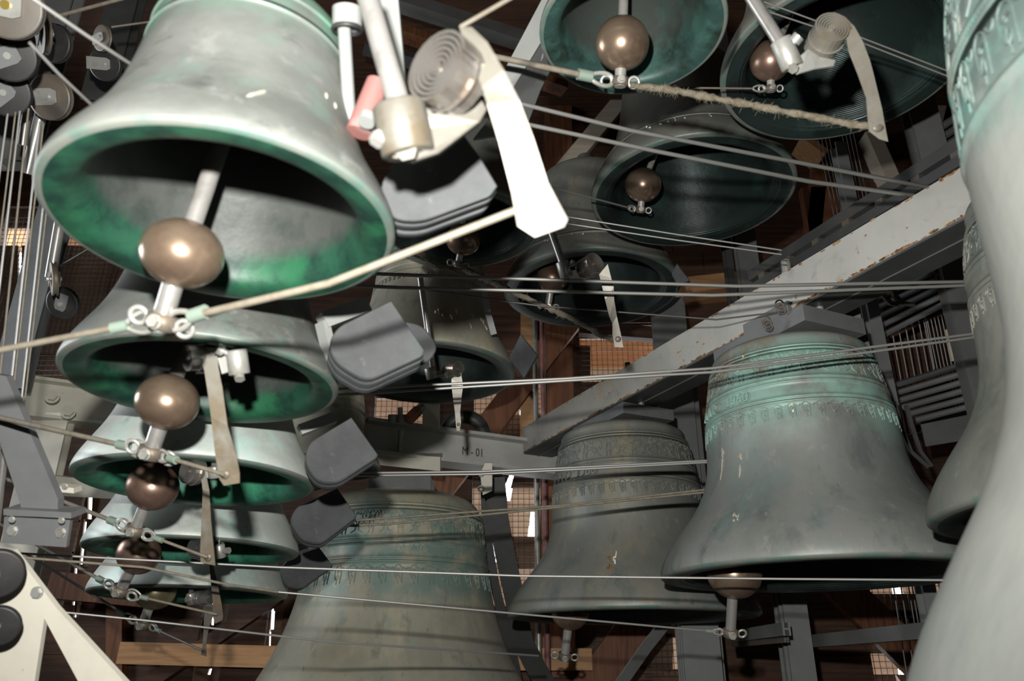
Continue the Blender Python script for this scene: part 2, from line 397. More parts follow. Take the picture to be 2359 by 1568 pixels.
def slit3(y0, y1): return (1436 - (y0 - 1418) * .38, 1446 - (y0 - 1418) * .38, 1436 - (y1 - 1418) * .38, 1448 - (y1 - 1418) * .38) if y0 < 1530 else None
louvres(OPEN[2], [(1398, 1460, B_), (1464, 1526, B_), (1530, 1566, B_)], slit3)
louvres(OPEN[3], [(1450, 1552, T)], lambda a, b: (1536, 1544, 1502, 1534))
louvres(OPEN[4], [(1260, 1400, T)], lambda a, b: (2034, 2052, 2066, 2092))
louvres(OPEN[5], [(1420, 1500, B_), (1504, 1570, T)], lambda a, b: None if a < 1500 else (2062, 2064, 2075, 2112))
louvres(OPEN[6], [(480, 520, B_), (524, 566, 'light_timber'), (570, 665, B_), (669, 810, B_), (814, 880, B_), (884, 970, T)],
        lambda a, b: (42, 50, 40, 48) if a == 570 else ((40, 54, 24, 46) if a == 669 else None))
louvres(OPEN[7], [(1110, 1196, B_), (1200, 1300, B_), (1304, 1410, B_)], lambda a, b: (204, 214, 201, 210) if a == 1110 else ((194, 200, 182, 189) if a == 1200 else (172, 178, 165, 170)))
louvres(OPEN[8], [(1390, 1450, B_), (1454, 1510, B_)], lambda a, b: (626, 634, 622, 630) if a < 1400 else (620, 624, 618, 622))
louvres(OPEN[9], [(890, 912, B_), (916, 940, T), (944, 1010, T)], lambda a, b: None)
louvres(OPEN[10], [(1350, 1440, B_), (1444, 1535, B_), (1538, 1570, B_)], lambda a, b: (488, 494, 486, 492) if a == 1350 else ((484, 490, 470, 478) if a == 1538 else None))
for i in (0, 1, 2, 3, 4, 5, 6, 9): mesh_screen(OPEN[i], 12.5)

# timber frame against the back wall
def timber(name, label, pts, w, h, m, Y=None, cat='timber', group=None):
    if name == 'timber_brace': h = .06; lift = .085
    elif name == 'timber_rail': h = .07; lift = .15
    else: h = .08; lift = 0.0
    if any(k in label for k in ('stub behind', 'right of the hanging spring', 'short brown', 'lit horizontal', 'orange timber rail end')): h += lift
    """pts: two pixel points, w visible width in px; stands at depth plane Y"""
    (x0, y0), (x1, y1) = pts; Y = YB - h + .003 - (0 if any(k in label for k in ('stub behind', 'right of the hanging spring', 'short brown', 'lit horizontal', 'orange timber rail end')) else lift)
    a = PY(x0, y0, Y); b = PY(x1, y1, Y)
    mb = MB(); d = (b - a).normalized(); side = d.cross(Vector((0, 1, 0))).normalized()
    ww = m_(w, Y); mb.bar(a + Vector((0, h / 2, 0)), b + Vector((0, h / 2, 0)), ww, h, side=side)
    return tag(mb.build(name, m), label, cat, group)
timber('timber_post', 'pale vertical timber post left of the copper conduit pipes', [(1216, 600), (1216, 1010)], 36, .08, 'light_timber', 4.72)
timber('timber_post', 'dark red timber post behind the copper conduit pipes', [(1286, 200), (1283, 1560)], 78, .10, 'red_timber', 4.74)
timber('timber_brace', 'dark diagonal timber brace rising behind the middle spring blade', [(1010, 1130), (1340, 700)], 62, .09, 'red_timber', 4.6)
timber('timber_brace', 'light diagonal timber brace under the topmost small bell', [(1270, 420), (1450, 205)], 46, .08, 'louvre_tan', 4.3)
timber('timber_rail', 'lit horizontal timber rail behind the dark bell mouths', [(1500, 664), (1760, 636)], 44, .08, 'light_timber', 4.4)
timber('timber_rail', 'mossy dark timber rail above the meshed opening', [(1335, 752), (1590, 772)], 34, .07, 'dark_timber', 4.7)
timber('timber_brace', 'dark diagonal timber brace below the two large bells, left of the steel post', [(1330, 1640), (1560, 1330)], 90, .10, 'red_timber', 4.5)
timber('timber_brace', 'brown diagonal timber brace below the turquoise-stained bell', [(1880, 1290), (2140, 1545)], 74, .10, 'red_timber', 4.3)
timber('timber_rail', 'bright orange timber rail below the row of small bells', [(272, 1503), (800, 1517)], 44, .12, 'light_timber', 3.9)
timber('timber_rail', 'short brown timber rail behind the lowest small bell', [(110, 1345), (345, 1368)], 56, .10, 'red_timber', 3.9)
timber('timber_rail', 'orange timber rail end under the olive large bell', [(1130, 1518), (1364, 1518)], 44, .10, 'light_timber', 4.1)
timber('timber_post', 'narrow red timber post at the bottom left behind the small bells', [(262, 1380), (262, 1640)], 34, .08, 'red_timber', 4.6)
timber('timber_brace', 'dark diagonal brace behind the orange timber rail', [(240, 1640), (640, 1370)], 30, .06, 'dark_timber', 4.6)
timber('timber_post', 'reddish timber post behind the right-hand bells', [(1905, 250), (1868, 600)], 40, .09, 'red_timber', 4.5)
timber('timber_brace', 'pale timber brace right of the hanging spring blade tip', [(2010, 300), (2085, 470)], 40, .08, 'louvre_tan', 4.3)
timber('timber_rail', 'orange timber rail stub behind the right-hand bell mouth', [(1850, 310), (1905, 350)], 20, .07, 'light_timber', 4.3)
timber('timber_post', 'tan timber post behind the dark roller bars', [(2190, 130), (2140, 330)], 44, .08, 'louvre_tan', 4.4)
timber('timber_post', 'dark red timber post right of the dark bell mouth', [(1885, 430), (1905, 540)], 90, .08, 'red_timber', 4.7)

# ceiling joists seen between the bells at the top
for i, (x0, y0, x1, y1, w, m, lb) in enumerate([
        (830, -25, 1300, 125, 34, 'blue_grey_steel', 'upper grey steel joist under the roof beside the big spring'),
        (850, 50, 1300, 205, 22, 'red_timber', 'narrow brown joist under the roof beside the big spring'),
        (840, 108, 1200, 215, 16, 'dark_steel', 'thin dark joist under the roof beside the big spring')]):
    a = P(x0, y0, 4.2); b = PZ(x1, y1, a.z)
    mb = MB(); mb.bar(a, b, .09, m_(w, 4.2)); tag(mb.build('roof_joist', m), lb, 'joist')

# ---------------------------------------------------------------- bells
OUT = [(1.0, .0), (1.0, .035), (.985, .09), (.945, .18), (.885, .29), (.825, .40), (.77, .53), (.722, .68), (.688, .83), (.662, .98), (.642, 1.12), (.628, 1.24), (.615, 1.33), (.592, 1.40), (.55, 1.455), (.47, 1.495), (.35, 1.525), (.20, 1.54), (0.0, 1.545)]
INN = [(0.985, -.012), (.955, -.018), (.89, -.016), (.835, -.002), (.795, .03), (.768, .09), (.748, .19), (.715, .33), (.68, .50), (.64, .66), (.605, .81), (.575, .96), (.555, 1.10), (.54, 1.22), (.51, 1.31), (.44, 1.38), (.30, 1.42), (0.0, 1.43)]
def smooth_prof(pr, k=3):
    out = []
    n = len(pr)
    for i in range(n - 1):
        p0 = pr[max(i - 1, 0)]; p1 = pr[i]; p2 = pr[i + 1]; p3 = pr[min(i + 2, n - 1)]
        for j in range(k):
            t = j / k
            out.append(tuple(.5 * ((2 * p1[q]) + (-p0[q] + p2[q]) * t + (2 * p0[q] - 5 * p1[q] + 4 * p2[q] - p3[q]) * t * t + (-p0[q] + 3 * p1[q] - 3 * p2[q] + p3[q]) * t ** 3) for q in (0, 1)))
    out.append(pr[-1]); return [(max(r, 0), h) for r, h in out]
OUTS = smooth_prof(OUT); INNS = smooth_prof(INN)
def shaped(pr, q):
    a, b_, e = q
    return [(max(0, r - (a * math.exp(-((h - .55) / .33) ** 2) + b_ * min(max((h - .6) / .7, 0), 1) * (1 if h < 1.41 else .5) - e * math.exp(-((h - 1.25) / .2) ** 2)) * (1 if r > .3 else r / .3)), h) for r, h in pr]
FLARE = (.095, .058, 0.0)
def r_at(h, OUTS=OUTS):
    for (r0, h0), (r1, h1) in zip(OUTS, OUTS[1:]):
        if h0 <= h <= h1: return r0 + (r1 - r0) * (h - h0) / max(h1 - h0, 1e-9)
    return 0
BELL = {}
def bell(key, label, px, py, w, D, out, inn, cat='bell', hs=1.0, bands=(), n=112, name='bell', group=None, hanger=None, q=None):
    OUTS_, INNS_ = (OUTS, INNS) if q is None else (smooth_prof(shaped(OUT, q)), smooth_prof(shaped(INN, q)))
    d = D * F / w; R = D / 2; c = P(px, py, d)
    t = thing(name, label, cat, c, group)
    prof = [(r * R, h * R * hs) for r, h in OUTS_]
    # raised mouldings
    extra = []
    for bh, br in bands:
        extra.append((bh, br))
    if extra:
        pf = []
        for (r0, h0), (r1, h1) in zip(OUTS_, OUTS_[1:]):
            pf.append((r0 * R, h0 * R * hs))
            for bh, br in sorted(extra):
                if h0 < bh <= h1:
                    rr = r_at(bh, OUTS_) * R; e = br * R
                    for k in range(7):
                        g = math.pi * k / 6
                        pf.append((rr + math.sin(g) * e, (bh * R - math.cos(g) * e) * hs))
        pf.append((0, OUTS_[-1][1] * R * hs)); prof = pf
    inner = [(r * R, h * R * hs) for r, h in INNS_]
    mb = MB()
    full = inner[::-1] + prof
    ni = len(inner)
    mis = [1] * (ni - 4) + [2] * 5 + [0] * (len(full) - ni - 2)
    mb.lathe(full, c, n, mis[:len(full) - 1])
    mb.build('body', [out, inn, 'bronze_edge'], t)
    BELL[key] = dict(root=t, c=c, R=R, d=d, hs=hs, prof=OUTS_)
    if hanger:   # bolted hanger plate and lug above the crown
        top = c + UP * (1.54 * R * hs); hw, hh, hm = hanger
        mb = MB(); mb.lathe([(0, -.02 * R), (.18 * R, -.02 * R), (.18 * R, .06 * R), (.10 * R, .08 * R), (.10 * R, hh), (0, hh)], top, 20); mb.build('hanger_bolt', hm, t)
    return BELL[key]
def surf(b, ang, h, off=0.0):
    """point on the bell's outside; ang measured from the direction to the camera, + to the right"""
    c = b['c']; to = Vector((-c.x, -c.y, 0)).normalized(); rt = Vector((-to.y, to.x, 0))
    rr = r_at(h, b['prof']) * b['R'] + off
    return c + (to * math.cos(ang) + rt * math.sin(ang)) * rr + UP * (h * b['R'] * b['hs'])

MOULD = [(1.36, .008), (1.335, .008), (1.13, .008), (1.105, .006), (1.00, .007), (.975, .006)]
HB = (.1, .12, 'galvanised_steel')
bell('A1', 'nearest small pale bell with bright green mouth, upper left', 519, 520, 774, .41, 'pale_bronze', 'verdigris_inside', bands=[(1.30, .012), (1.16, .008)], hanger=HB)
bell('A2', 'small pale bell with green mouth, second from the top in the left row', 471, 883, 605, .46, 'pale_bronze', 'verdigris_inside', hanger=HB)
bell('A3', 'small pale bell with green mouth, third from the top in the left row', 455, 1111, 527, .52, 'lightened_turquoise_bronze', 'lightened_verdigris_inside', hanger=HB)
bell('A4', 'small pale bell with green mouth, fourth from the top in the left row', 446, 1270, 469, .59, 'lightened_turquoise_bronze', 'lightened_verdigris_inside', hanger=HB)
bell('A5', 'lowest small pale bell of the left row, seen almost edge on', 438, 1369, 434, .68, 'lightened_turquoise_bronze', 'lightened_verdigris_inside', hanger=HB)
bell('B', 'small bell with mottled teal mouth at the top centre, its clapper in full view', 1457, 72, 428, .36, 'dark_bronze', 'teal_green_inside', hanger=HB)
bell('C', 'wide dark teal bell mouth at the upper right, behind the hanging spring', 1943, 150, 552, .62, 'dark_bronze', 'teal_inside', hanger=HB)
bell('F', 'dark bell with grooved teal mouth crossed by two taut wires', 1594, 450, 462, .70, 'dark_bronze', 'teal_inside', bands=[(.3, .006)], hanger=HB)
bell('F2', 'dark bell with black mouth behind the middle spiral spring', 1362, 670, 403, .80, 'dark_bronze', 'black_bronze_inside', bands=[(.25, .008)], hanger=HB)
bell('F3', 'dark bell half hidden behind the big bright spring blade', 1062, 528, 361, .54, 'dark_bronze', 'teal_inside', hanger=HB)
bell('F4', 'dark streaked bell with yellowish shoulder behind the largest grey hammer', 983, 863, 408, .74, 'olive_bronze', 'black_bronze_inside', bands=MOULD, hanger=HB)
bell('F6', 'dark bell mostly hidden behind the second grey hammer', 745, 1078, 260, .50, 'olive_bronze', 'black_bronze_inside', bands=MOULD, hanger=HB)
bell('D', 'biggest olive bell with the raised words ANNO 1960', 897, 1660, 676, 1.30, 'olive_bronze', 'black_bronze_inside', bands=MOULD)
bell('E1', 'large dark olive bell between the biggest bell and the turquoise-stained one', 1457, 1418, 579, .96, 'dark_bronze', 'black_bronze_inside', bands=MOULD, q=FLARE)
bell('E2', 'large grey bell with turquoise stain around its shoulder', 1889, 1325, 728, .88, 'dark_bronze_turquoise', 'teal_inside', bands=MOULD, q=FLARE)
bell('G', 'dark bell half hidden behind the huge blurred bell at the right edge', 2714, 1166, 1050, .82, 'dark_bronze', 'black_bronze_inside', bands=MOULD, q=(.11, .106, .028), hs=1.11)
bell('H', 'huge blurred pale bell filling the right edge of the picture', 3718, 1809, 3000, 1.0, 'grey_bronze', 'black_bronze_inside', bands=[(1.38, .010), (1.18, .009), (1.165, .006), (1.01, .008)], q=(.111, .052, .008), hs=1.347)

# friezes and lettering cast on the large bells
def relief_curve(mb, b, pts, th, ang0, h0, sc_):
    mb.tube([surf(b, ang0 + x * sc_ / (r_at(h0, b['prof']) * b['R']), h0 + y * sc_ / b['R'], th * .3) for x, y in pts], th, 4, cap=False)
def arc(cx, cy, r, a0, a1, n=7): return [(cx + r * math.cos(math.radians(a0 + (a1 - a0) * i / n)), cy + r * math.sin(math.radians(a0 + (a1 - a0) * i / n))) for i in range(n + 1)]
def spiral(cx, cy, r, a0, turns, n=12): return [(cx + r * (1 - .8 * i / n) * math.cos(a0 + turns * 2 * math.pi * i / n), cy + r * (1 - .8 * i / n) * math.sin(a0 + turns * 2 * math.pi * i / n)) for i in range(n + 1)]
def friezes(key, m, up0, up1, lo0, lo1, amin=-1.5, amax=1.5, n_lo=None):
    b = BELL[key]; R = b['R']; th = .0036 * R + .0005
    mb = MB(); uh = (up1 - up0) * R; h0 = (up0 + up1) / 2; step = uh * .62 / (r_at(h0, b['prof']) * R); a = amin; k = 0
    rnd = random.Random(key)
    while a < amax:
        s = 1 if k % 2 else -1
        S = [arc(0, -.5, .42, 90 - s * 90, 90, 6), [(x * s, y) for x, y in spiral(.08, .22, .22, 2.2, 1.3)], [(x * s, y) for x, y in spiral(-.16, -.12, .17, .4, 1.2)],
             [(s * .24, -.5), (s * .20, -.2), (s * .26, .1), (s * .12, .42)], [(-.05 * s, -.46), (-.22 * s, -.36), (-.26 * s, -.2)], [(s * .28, .45), (s * .18, .30), (s * .30, .2)],
             arc(s * .02, .40, .07, 0, 360, 6), arc(-s * .24, .36, .05, 0, 360, 6)]
        for c in S: relief_curve(mb, b, [(x + rnd.uniform(-.015, .015), y) for x, y in c], th, a, h0, uh)
        a += step; k += 1
    mb.build('scroll_frieze', m, b['root'])
    mb = MB(); lh = (lo1 - lo0) * R; h0 = (lo0 + lo1) / 2; step = lh * .80 / (r_at(h0, b['prof']) * R); a = amin
    while a < amax:
        for c in [arc(-.18, .22, .2, 0, 180, 6), [(.02, .22), (.02, -.45)], [(-.38, .22), (-.34, -.1), (-.26, -.28)], spiral(-.18, .12, .1, 0, 1.1, 8),
                  [(-.18, .0), (-.10, -.16), (-.18, -.34), (-.26, -.16), (-.18, .0)], [(-.18, -.34), (-.18, -.5)], arc(.21, .34, .12, 180, 360, 5)]:
            relief_curve(mb, b, c, th, a, h0, lh)
        a += step
    mb.build('arched_frieze', m, b['root'])
    # beaded line under the upper frieze
    mb = MB(); a = amin; pass
    while a < amax:
        p = surf(b, a, up0 - .03); mb.sphere(p, .0075 * R, n=5, k=3); a += .022
    mb.build('beaded_line', m, b['root'], kind='stuff')
friezes('D', 'olive_bronze', 1.16, 1.32, .83, .96)
friezes('E1', 'dark_bronze', 1.16, 1.32, .86, .965)
friezes('E2', 'dark_bronze_turquoise', 1.16, 1.32, .86, .965)
friezes('G', 'dark_bronze', 1.16, 1.32, .86, .965)
friezes('H', 'grey_bronze', 1.20, 1.36, 1.03, 1.15)
friezes('F4', 'olive_bronze', 1.16, 1.30, .90, .98)
def glyphs(text, size, extrude, bevel=0.0):
    """[(x offset, vertices, polygons)] for each visible character"""
    def mesh_of(t):
        cu = bpy.data.curves.new('letters', 'FONT'); cu.body = t; cu.size = size; cu.extrude = extrude; cu.bevel_depth = bevel
        ob = bpy.data.objects.new('letters', cu); COL.objects.link(ob)
        dg = bpy.context.evaluated_depsgraph_get(); ev = ob.evaluated_get(dg); me = ev.to_mesh()
        out = ([v.co.copy() for v in me.vertices], [list(p.vertices) for p in me.polygons])
        ev.to_mesh_clear(); bpy.data.objects.remove(ob); bpy.data.curves.remove(cu); return out
    res = []
    for i, ch in enumerate(text):
        if ch == ' ': continue
        v, f = mesh_of(ch); w = max(c.x for c in mesh_of(text[:i + 1])[0]) - max(c.x for c in v)
        res.append((w, v, f))
    return res
def lettering(key, text, ang, h, size, m):
    b = BELL[key]
    for w, vs, fs in glyphs(text, size, .006, .0006):
        mb = MB(); mb.add([surf(b, ang + (w + v.x) / (r_at(h, b['prof']) * b['R']), h + v.y / b['R'], v.z) for v in vs], fs, 0, False)
        mb.build('letter', m, b['root'])
lettering('D', 'ANNO  1960', -.06, 1.028, .056, 'olive_bronze')
lettering('E2', 'ANNO  1960', -1.33, 1.022, .042, 'dark_bronze_turquoise')
lettering('E1', 'ANNO  1960', -1.28, 1.022, .048, 'dark_bronze')

# streaks of droppings and scrapes on the large bells
def splash(key, ang, h, wd_, ht, m='dropping_white', n=9, seed=0):
    b = BELL[key]; rnd = random.Random(seed + h * 100); mb = MB()
    for i in range(n):
        a = ang + rnd.uniform(-1, 1) * wd_; hh = h + rnd.uniform(-1, 1) * ht; l = rnd.uniform(.3, 1) * ht * .5; w = rnd.uniform(.0015, .004)
        k = 5; pts = [surf(b, a + rnd.uniform(-.004, .004), hh - l + 2 * l * j / k, .0006) for j in range(k + 1)]
        mb.tube(pts, [w * .35] + [w] * (k - 1) + [w * .3], 5)
    mb.build('bird_dropping', m, b['root'])
splash('E1', -.13, .36, .012, .05, n=6, seed=1)
splash('E1', -.16, .30, .03, .05, 'edge_rust', 8, 2)
splash('E2', -.60, .62, .012, .10, 'dust_smear', n=5, seed=3)
splash('E2', -.02, .93, .006, .03, n=2, seed=4)
splash('E2', -.86, .66, .016, .09, 'dust_smear', n=6, seed=14)
splash('E2', -.50, .26, .03, .03, 'dust_smear', n=6, seed=15)
splash('E2', -.52, 1.36, .01, .015, n=2, seed=5)
splash('F', -.05, .26, .35, .03, n=10, seed=6)
splash('F4', .45, .38, .4, .10, n=14, seed=7)
splash('F2', -.1, .22, .5, .02, n=6, seed=8)
MB().tube([surf(BELL['A1'], .00 + .11 * k / 6, .26 + .12 * k / 6, .0004) for k in range(7)], [.0006] + [.0022] * 5 + [.0006], 6).build('paint_scrape', 'dust_smear', BELL['A1']['root'])
for a_, h_ in ((.62, .62), (.72, .60)): MB().tube([surf(BELL['A1'], a_, h_ + .05 * k / 4, .0004) for k in range(5)], [.0006, .0018, .002, .0018, .0006], 6).build('paint_scrape', 'dust_smear', BELL['A1']['root'])

# ---------------------------------------------------------------- clappers
def loop(mb, p, dr, L, wdt, r, nrm=None):
    """teardrop thimble from the eye p along dr"""
    dr = Vector(dr).normalized(); n = VIEW if nrm is None else Vector(nrm); sd = dr.cross(n).normalized()
    pts = [p + dr * (L * (.5 - .5 * math.cos(t))) + sd * (wdt * math.sin(t) * (1 - .45 * (.5 - .5 * math.cos(t)))) for t in [2 * math.pi * i / 18 for i in range(19)]]
    mb.tube(pts, r, 6)
def clapper(label, top, ball, rb, tail, rr, d, ballmat='clapper_bronze', rodmat='bright_steel', rings=(-1, 1), squash=.92, ring_r=None):
    pt, pb, pe = top, ball, tail
    t = thing('clapper', label, 'clapper', pe)
    ax = (pb - pe).normalized()
    MB().tube([pt, pb], rr * .9, 14).build('shaft', rodmat, t)
    MB().sphere(pb, rb, ax, squash, 36, 22).build('ball', ballmat, t)
    mb = MB(); mb.tube([pb, pe], rr, 16); mb.build('tail_rod', rodmat, t)
    mb = MB(); q = pe + ax * rr * .9
    mb.lathe([(rr * 1.02, -rr * .8), (rr * 1.5, -rr * .7), (rr * 1.5, rr * .7), (rr * 1.02, rr * .8)], q, 18, ax=ax)
    sd = ax.cross(VIEW).normalized()
    mb.build('collar', 'rust_steel', t)
    er = ring_r or rr * .8
    for s in rings:
        MB().ring(q + sd * s * (rr * 1.5 + er), VIEW + UP * .3, er, er * .32, 18, 6).build('eye_ring', 'galvanised_steel', t)
    MB().hexbolt(q - VIEW * rr * 1.4, -VIEW, rr * .55, rr * .8).build('bolt', 'galvanised_steel', t)
    return t, q, sd
def bell_clapper(key, label, ball_px, rpx, tail_px, rr_px, dd=0.0, **k):
    b = BELL[key]; d = b['d'] + dd
    pb = P(ball_px[0], ball_px[1], d); pe = P(tail_px[0], tail_px[1], d + k.pop('dtail', 0))
    top = b['c'] + UP * 1.36 * b['R'] * b['hs']
    ax = (pb - pe).normalized(); pt = pb + ax * ((top - pb).length * .97)
    return clapper(label, top, pb, m_(rpx, d), pe, m_(rr_px, d), d, **k)
CL = {}
CL['A1'] = bell_clapper('A1', 'bronze ball clapper with bright steel shank in the nearest small bell', (420, 583), 93, (366, 762), 24, 0.0, squash=.86)
CL['A2'] = bell_clapper('A2', 'bronze ball clapper hanging in the second bell of the left row', (386, 925), 71, (342, 1058), 19, -.10, squash=.9)
CL['A3'] = bell_clapper('A3', 'reddish ball clapper hanging in the third bell of the left row', (352, 1120), 58, (306, 1232), 14, -.17, ballmat='clapper_red_bronze')
CL['A4'] = bell_clapper('A4', 'reddish ball clapper hanging in the fourth bell of the left row', (320, 1275), 49, (272, 1370), 13, -.24, ballmat='clapper_red_bronze')
CL['A5'] = bell_clapper('A5', 'olive ball clapper hanging in the lowest bell of the left row', (358, 1358), 47, (326, 1446), 11, -.05, ballmat='clapper_olive_bronze', rodmat='galvanised_steel')
CL['B'] = bell_clapper('B', 'round bronze clapper under the topmost small bell, lit by two highlights', (1433, 100), 62, (1428, 200), 13, -.02, rodmat='galvanised_steel', squash=1.0, ring_r=.010)
CL['C'] = bell_clapper('C', 'bronze ball clapper in the wide dark bell at the upper right', (1775, 140), 47, (1776, 212), 9, 0.0, ballmat='clapper_red_bronze', rodmat='galvanised_steel', squash=1.0)
CL['F'] = bell_clapper('F', 'bronze ball clapper in the dark grooved teal bell', (1481, 426), 42, (1475, 490), 8, 0.0, rodmat='galvanised_steel', squash=.95)
CL['F2'] = bell_clapper('F2', 'dim bronze clapper behind the middle spring clamp', (1272, 640), 37, (1262, 712), 8, 0.0, ballmat='clapper_red_bronze', rodmat='galvanised_steel')
CL['F3'] = bell_clapper('F3', 'dim bronze clapper behind the pale rope and green sleeve', (1067, 552), 40, (1054, 615), 8, -.05, ballmat='clapper_red_bronze', rodmat='galvanised_steel')
CL['E1'] = bell_clapper('E1', 'dim bronze clapper hanging from the large dark olive bell', (1313, 1408), 44, (1300, 1520), 10, 0.0, ballmat='clapper_red_bronze', rodmat='galvanised_steel')
CL['E2'] = bell_clapper('E2', 'large bronze clapper hanging from the turquoise-stained bell', (1691, 1318), 63, (1682, 1468), 12, 0.0, rodmat='bright_steel', ring_r=.011)

# ---------------------------------------------------------------- wires and ropes
ORD = 'first second third fourth fifth sixth seventh eighth ninth tenth eleventh twelfth thirteenth'.split()
def wire(label, pts, r, m='wire_steel', name='wire', cat='wire', group=None, n=6, sag=0):
    """pts: (x, y, depth) ; r in px at the first point's depth or list"""
    vv = [P(*p) for p in pts]
    rs = [m_(r[i] if isinstance(r, (list, tuple)) else r, p[2]) for i, p in enumerate(pts)]
    if pts[-1][0] > 2180 and cat == 'wire': vv.append(vv[-1] + (vv[-1] - vv[-2]).normalized() * 1.3); rs.append(rs[-1])
    if pts[0][0] < 0 and name != 'steel_pipe': vv.insert(0, vv[0] + (vv[0] - vv[1]).normalized() * 1.2); rs.insert(0, rs[0])
    mb = MB(); mb.tube(vv, rs, n); return tag(mb.build(name, m), label, cat, group)
def fuzzy(label, pts, r, m='fuzzy_rope', seed=1, name='rope'):
    rnd = random.Random(seed); vv = []; rs = []
    for (a, b) in zip(pts, pts[1:]):
        k = max(4, int(math.hypot(a[0] - b[0], a[1] - b[1]) / 9))
        for i in range(k):
            t = i / k; d = a[2] + (b[2] - a[2]) * t
            vv.append(P(a[0] + (b[0] - a[0]) * t + rnd.uniform(-1, 1), a[1] + (b[1] - a[1]) * t + rnd.uniform(-1.2, 1.2), d)); rs.append(m_(r * rnd.uniform(.75, 1.3), d))
    vv.append(P(*pts[-1])); rs.append(m_(r * .8, pts[-1][2]))
    root = thing(name, label, 'rope', vv[0])
    MB().tube(vv, rs, 8).build('strand', m, root)
    mb = MB()
    for i in range(len(vv) * 5):
        j = rnd.randrange(len(vv) - 1); p = vv[j].lerp(vv[j + 1], rnd.random())
        dr = Vector((rnd.uniform(-1, 1), rnd.uniform(-1, 1), rnd.uniform(-1.4, .6))).normalized() * rs[j] * rnd.uniform(1.3, 2.3)
        mb.tube([p, p + dr], [rs[j] * .12, rs[j] * .04], 3, cap=False)
    mb.build('frayed_fibres', m, root, kind='stuff')
    return root

dA = BELL['A1']['d']; dB = BELL['B']['d']
def link(owner_key, side, target, r, m='tan_cord', sleeve=True, lab='', lpx=60, name='cord', extra=(), wdt=16):
    """cord with a thimble from a clapper's eye towards pixel target (x, y, d)"""
    t, q, sd = CL[owner_key]; rr = 1
    d = (q - ORG).dot(VIEW)
    tgt = P(*target); s = -1 if side == 'l' else 1
    # eye position: choose the sd sign that points to the wanted side in the picture
    e = sd if (sd.x > 0) == (side == 'r') else -sd
    p = q + e * m_(16, d); dr = (tgt - p).normalized()
    root = thing(name, lab, 'cord', p)
    mb = MB(); loop(mb, p, dr, m_(lpx, d), m_(wdt, d), m_(max(2.6, r * .8), d)); mb.build('thimble', 'galvanised_steel', root)
    p2 = p + dr * m_(lpx * .92, d); p3 = p + dr * m_(lpx * 1.5, d)
    if sleeve: MB().tube([p2, p3], m_(r * 1.9, d), 10).build('sleeve', 'green_sleeve', root)
    pts = [p2] + [P(*x) for x in extra] + [tgt]
    rs = [m_(r, d)] + [m_(r, x[2]) for x in extra] + [m_(r, target[2])]
    if target[0] < 0: pts.append(tgt + (tgt - p).normalized() * 1.2); rs.append(rs[-1])
    MB().tube(pts, rs, 8).build('strand', m, root)
    return root
link('A1', 'l', (-30, 812, 1.0), 7.5, lab='pale cord running left from the nearest clapper to the picture edge', lpx=74, wdt=30)
link('A1', 'r', (1205, 478, .80), 9, lab='long pale cord from the nearest clapper up to the big bright spring blade', lpx=74, extra=[(760, 652, .85)], wdt=26)
link('A2', 'l', (-30, 955, 1.45), 6, lab='cord running left from the second clapper of the left row', lpx=58, wdt=22)
link('A2', 'r', (515, 1092, 1.19), 5, lab='short cord from the second clapper to its spring blade tip', lpx=46)
link('A3', 'l', (-30, 1085, 1.85), 5, lab='cord running left from the third clapper of the left row', lpx=46, wdt=16)
link('A3', 'r', (478, 1283, 1.57), 3.5, lab='short cord from the third clapper to its spring blade tip', lpx=40)
link('A4', 'l', (-30, 1190, 2.3), 4, lab='cord running left from the fourth clapper of the left row', lpx=40, wdt=12)
link('A4', 'r', (500, 1415, 2.04), 3, lab='short cord from the fourth clapper to its dark spring blade', lpx=34)
link('A5', 'l', (60, 1275, 2.8), 3, m='dark_wire', lab='dark cord running up left from the lowest clapper of the left row', lpx=34, wdt=10)
link('A5', 'r', (466, 1498, 2.59), 2.5, m='dark_wire', lab='dark cord from the lowest clapper to the dark blade tip', lpx=30, wdt=9)
link('B', 'l', (1100, 122, 1.43), 7, lab='pale cord running left from the topmost clapper behind the spring', lpx=58, wdt=18)
link('C', 'l', (1560, 202, 1.95), 2.4, lab='thin cord from the clapper of the wide dark bell', lpx=30, sleeve=False, wdt=9)
link('F', 'l', (1200, 412, 2.2), 2.2, m='wire_steel', lab='thin wire running left from the clapper of the grooved teal bell', lpx=26, sleeve=False, wdt=8)
link('E2', 'l', (640, 1363, 1.9), 2.4, m='wire_steel', lab='long thin wire from the large clapper across the biggest bell', lpx=30, wdt=8)
fuzzy('frayed brown rope from the topmost clapper to the hanging spring blade', [(1452, 196, dB - .02), (1540, 206, dB - .02), (1760, 248, 1.43), (1960, 286, 1.38), (2012, 292, 1.36)], 8, seed=3)
fuzzy('frayed dark rope sloping down to the middle spring blade tip', [(1066, 618, 2.48), (1180, 672, 2.4), (1290, 720, 2.3), (1380, 768, 2.22), (1420, 786, 2.2)], 7, seed=4)
fuzzy('short frayed rope left of the dim clapper behind the pale cord', [(960, 575, 2.3), (1000, 606, 2.4), (1046, 622, 2.5)], 6, seed=5)

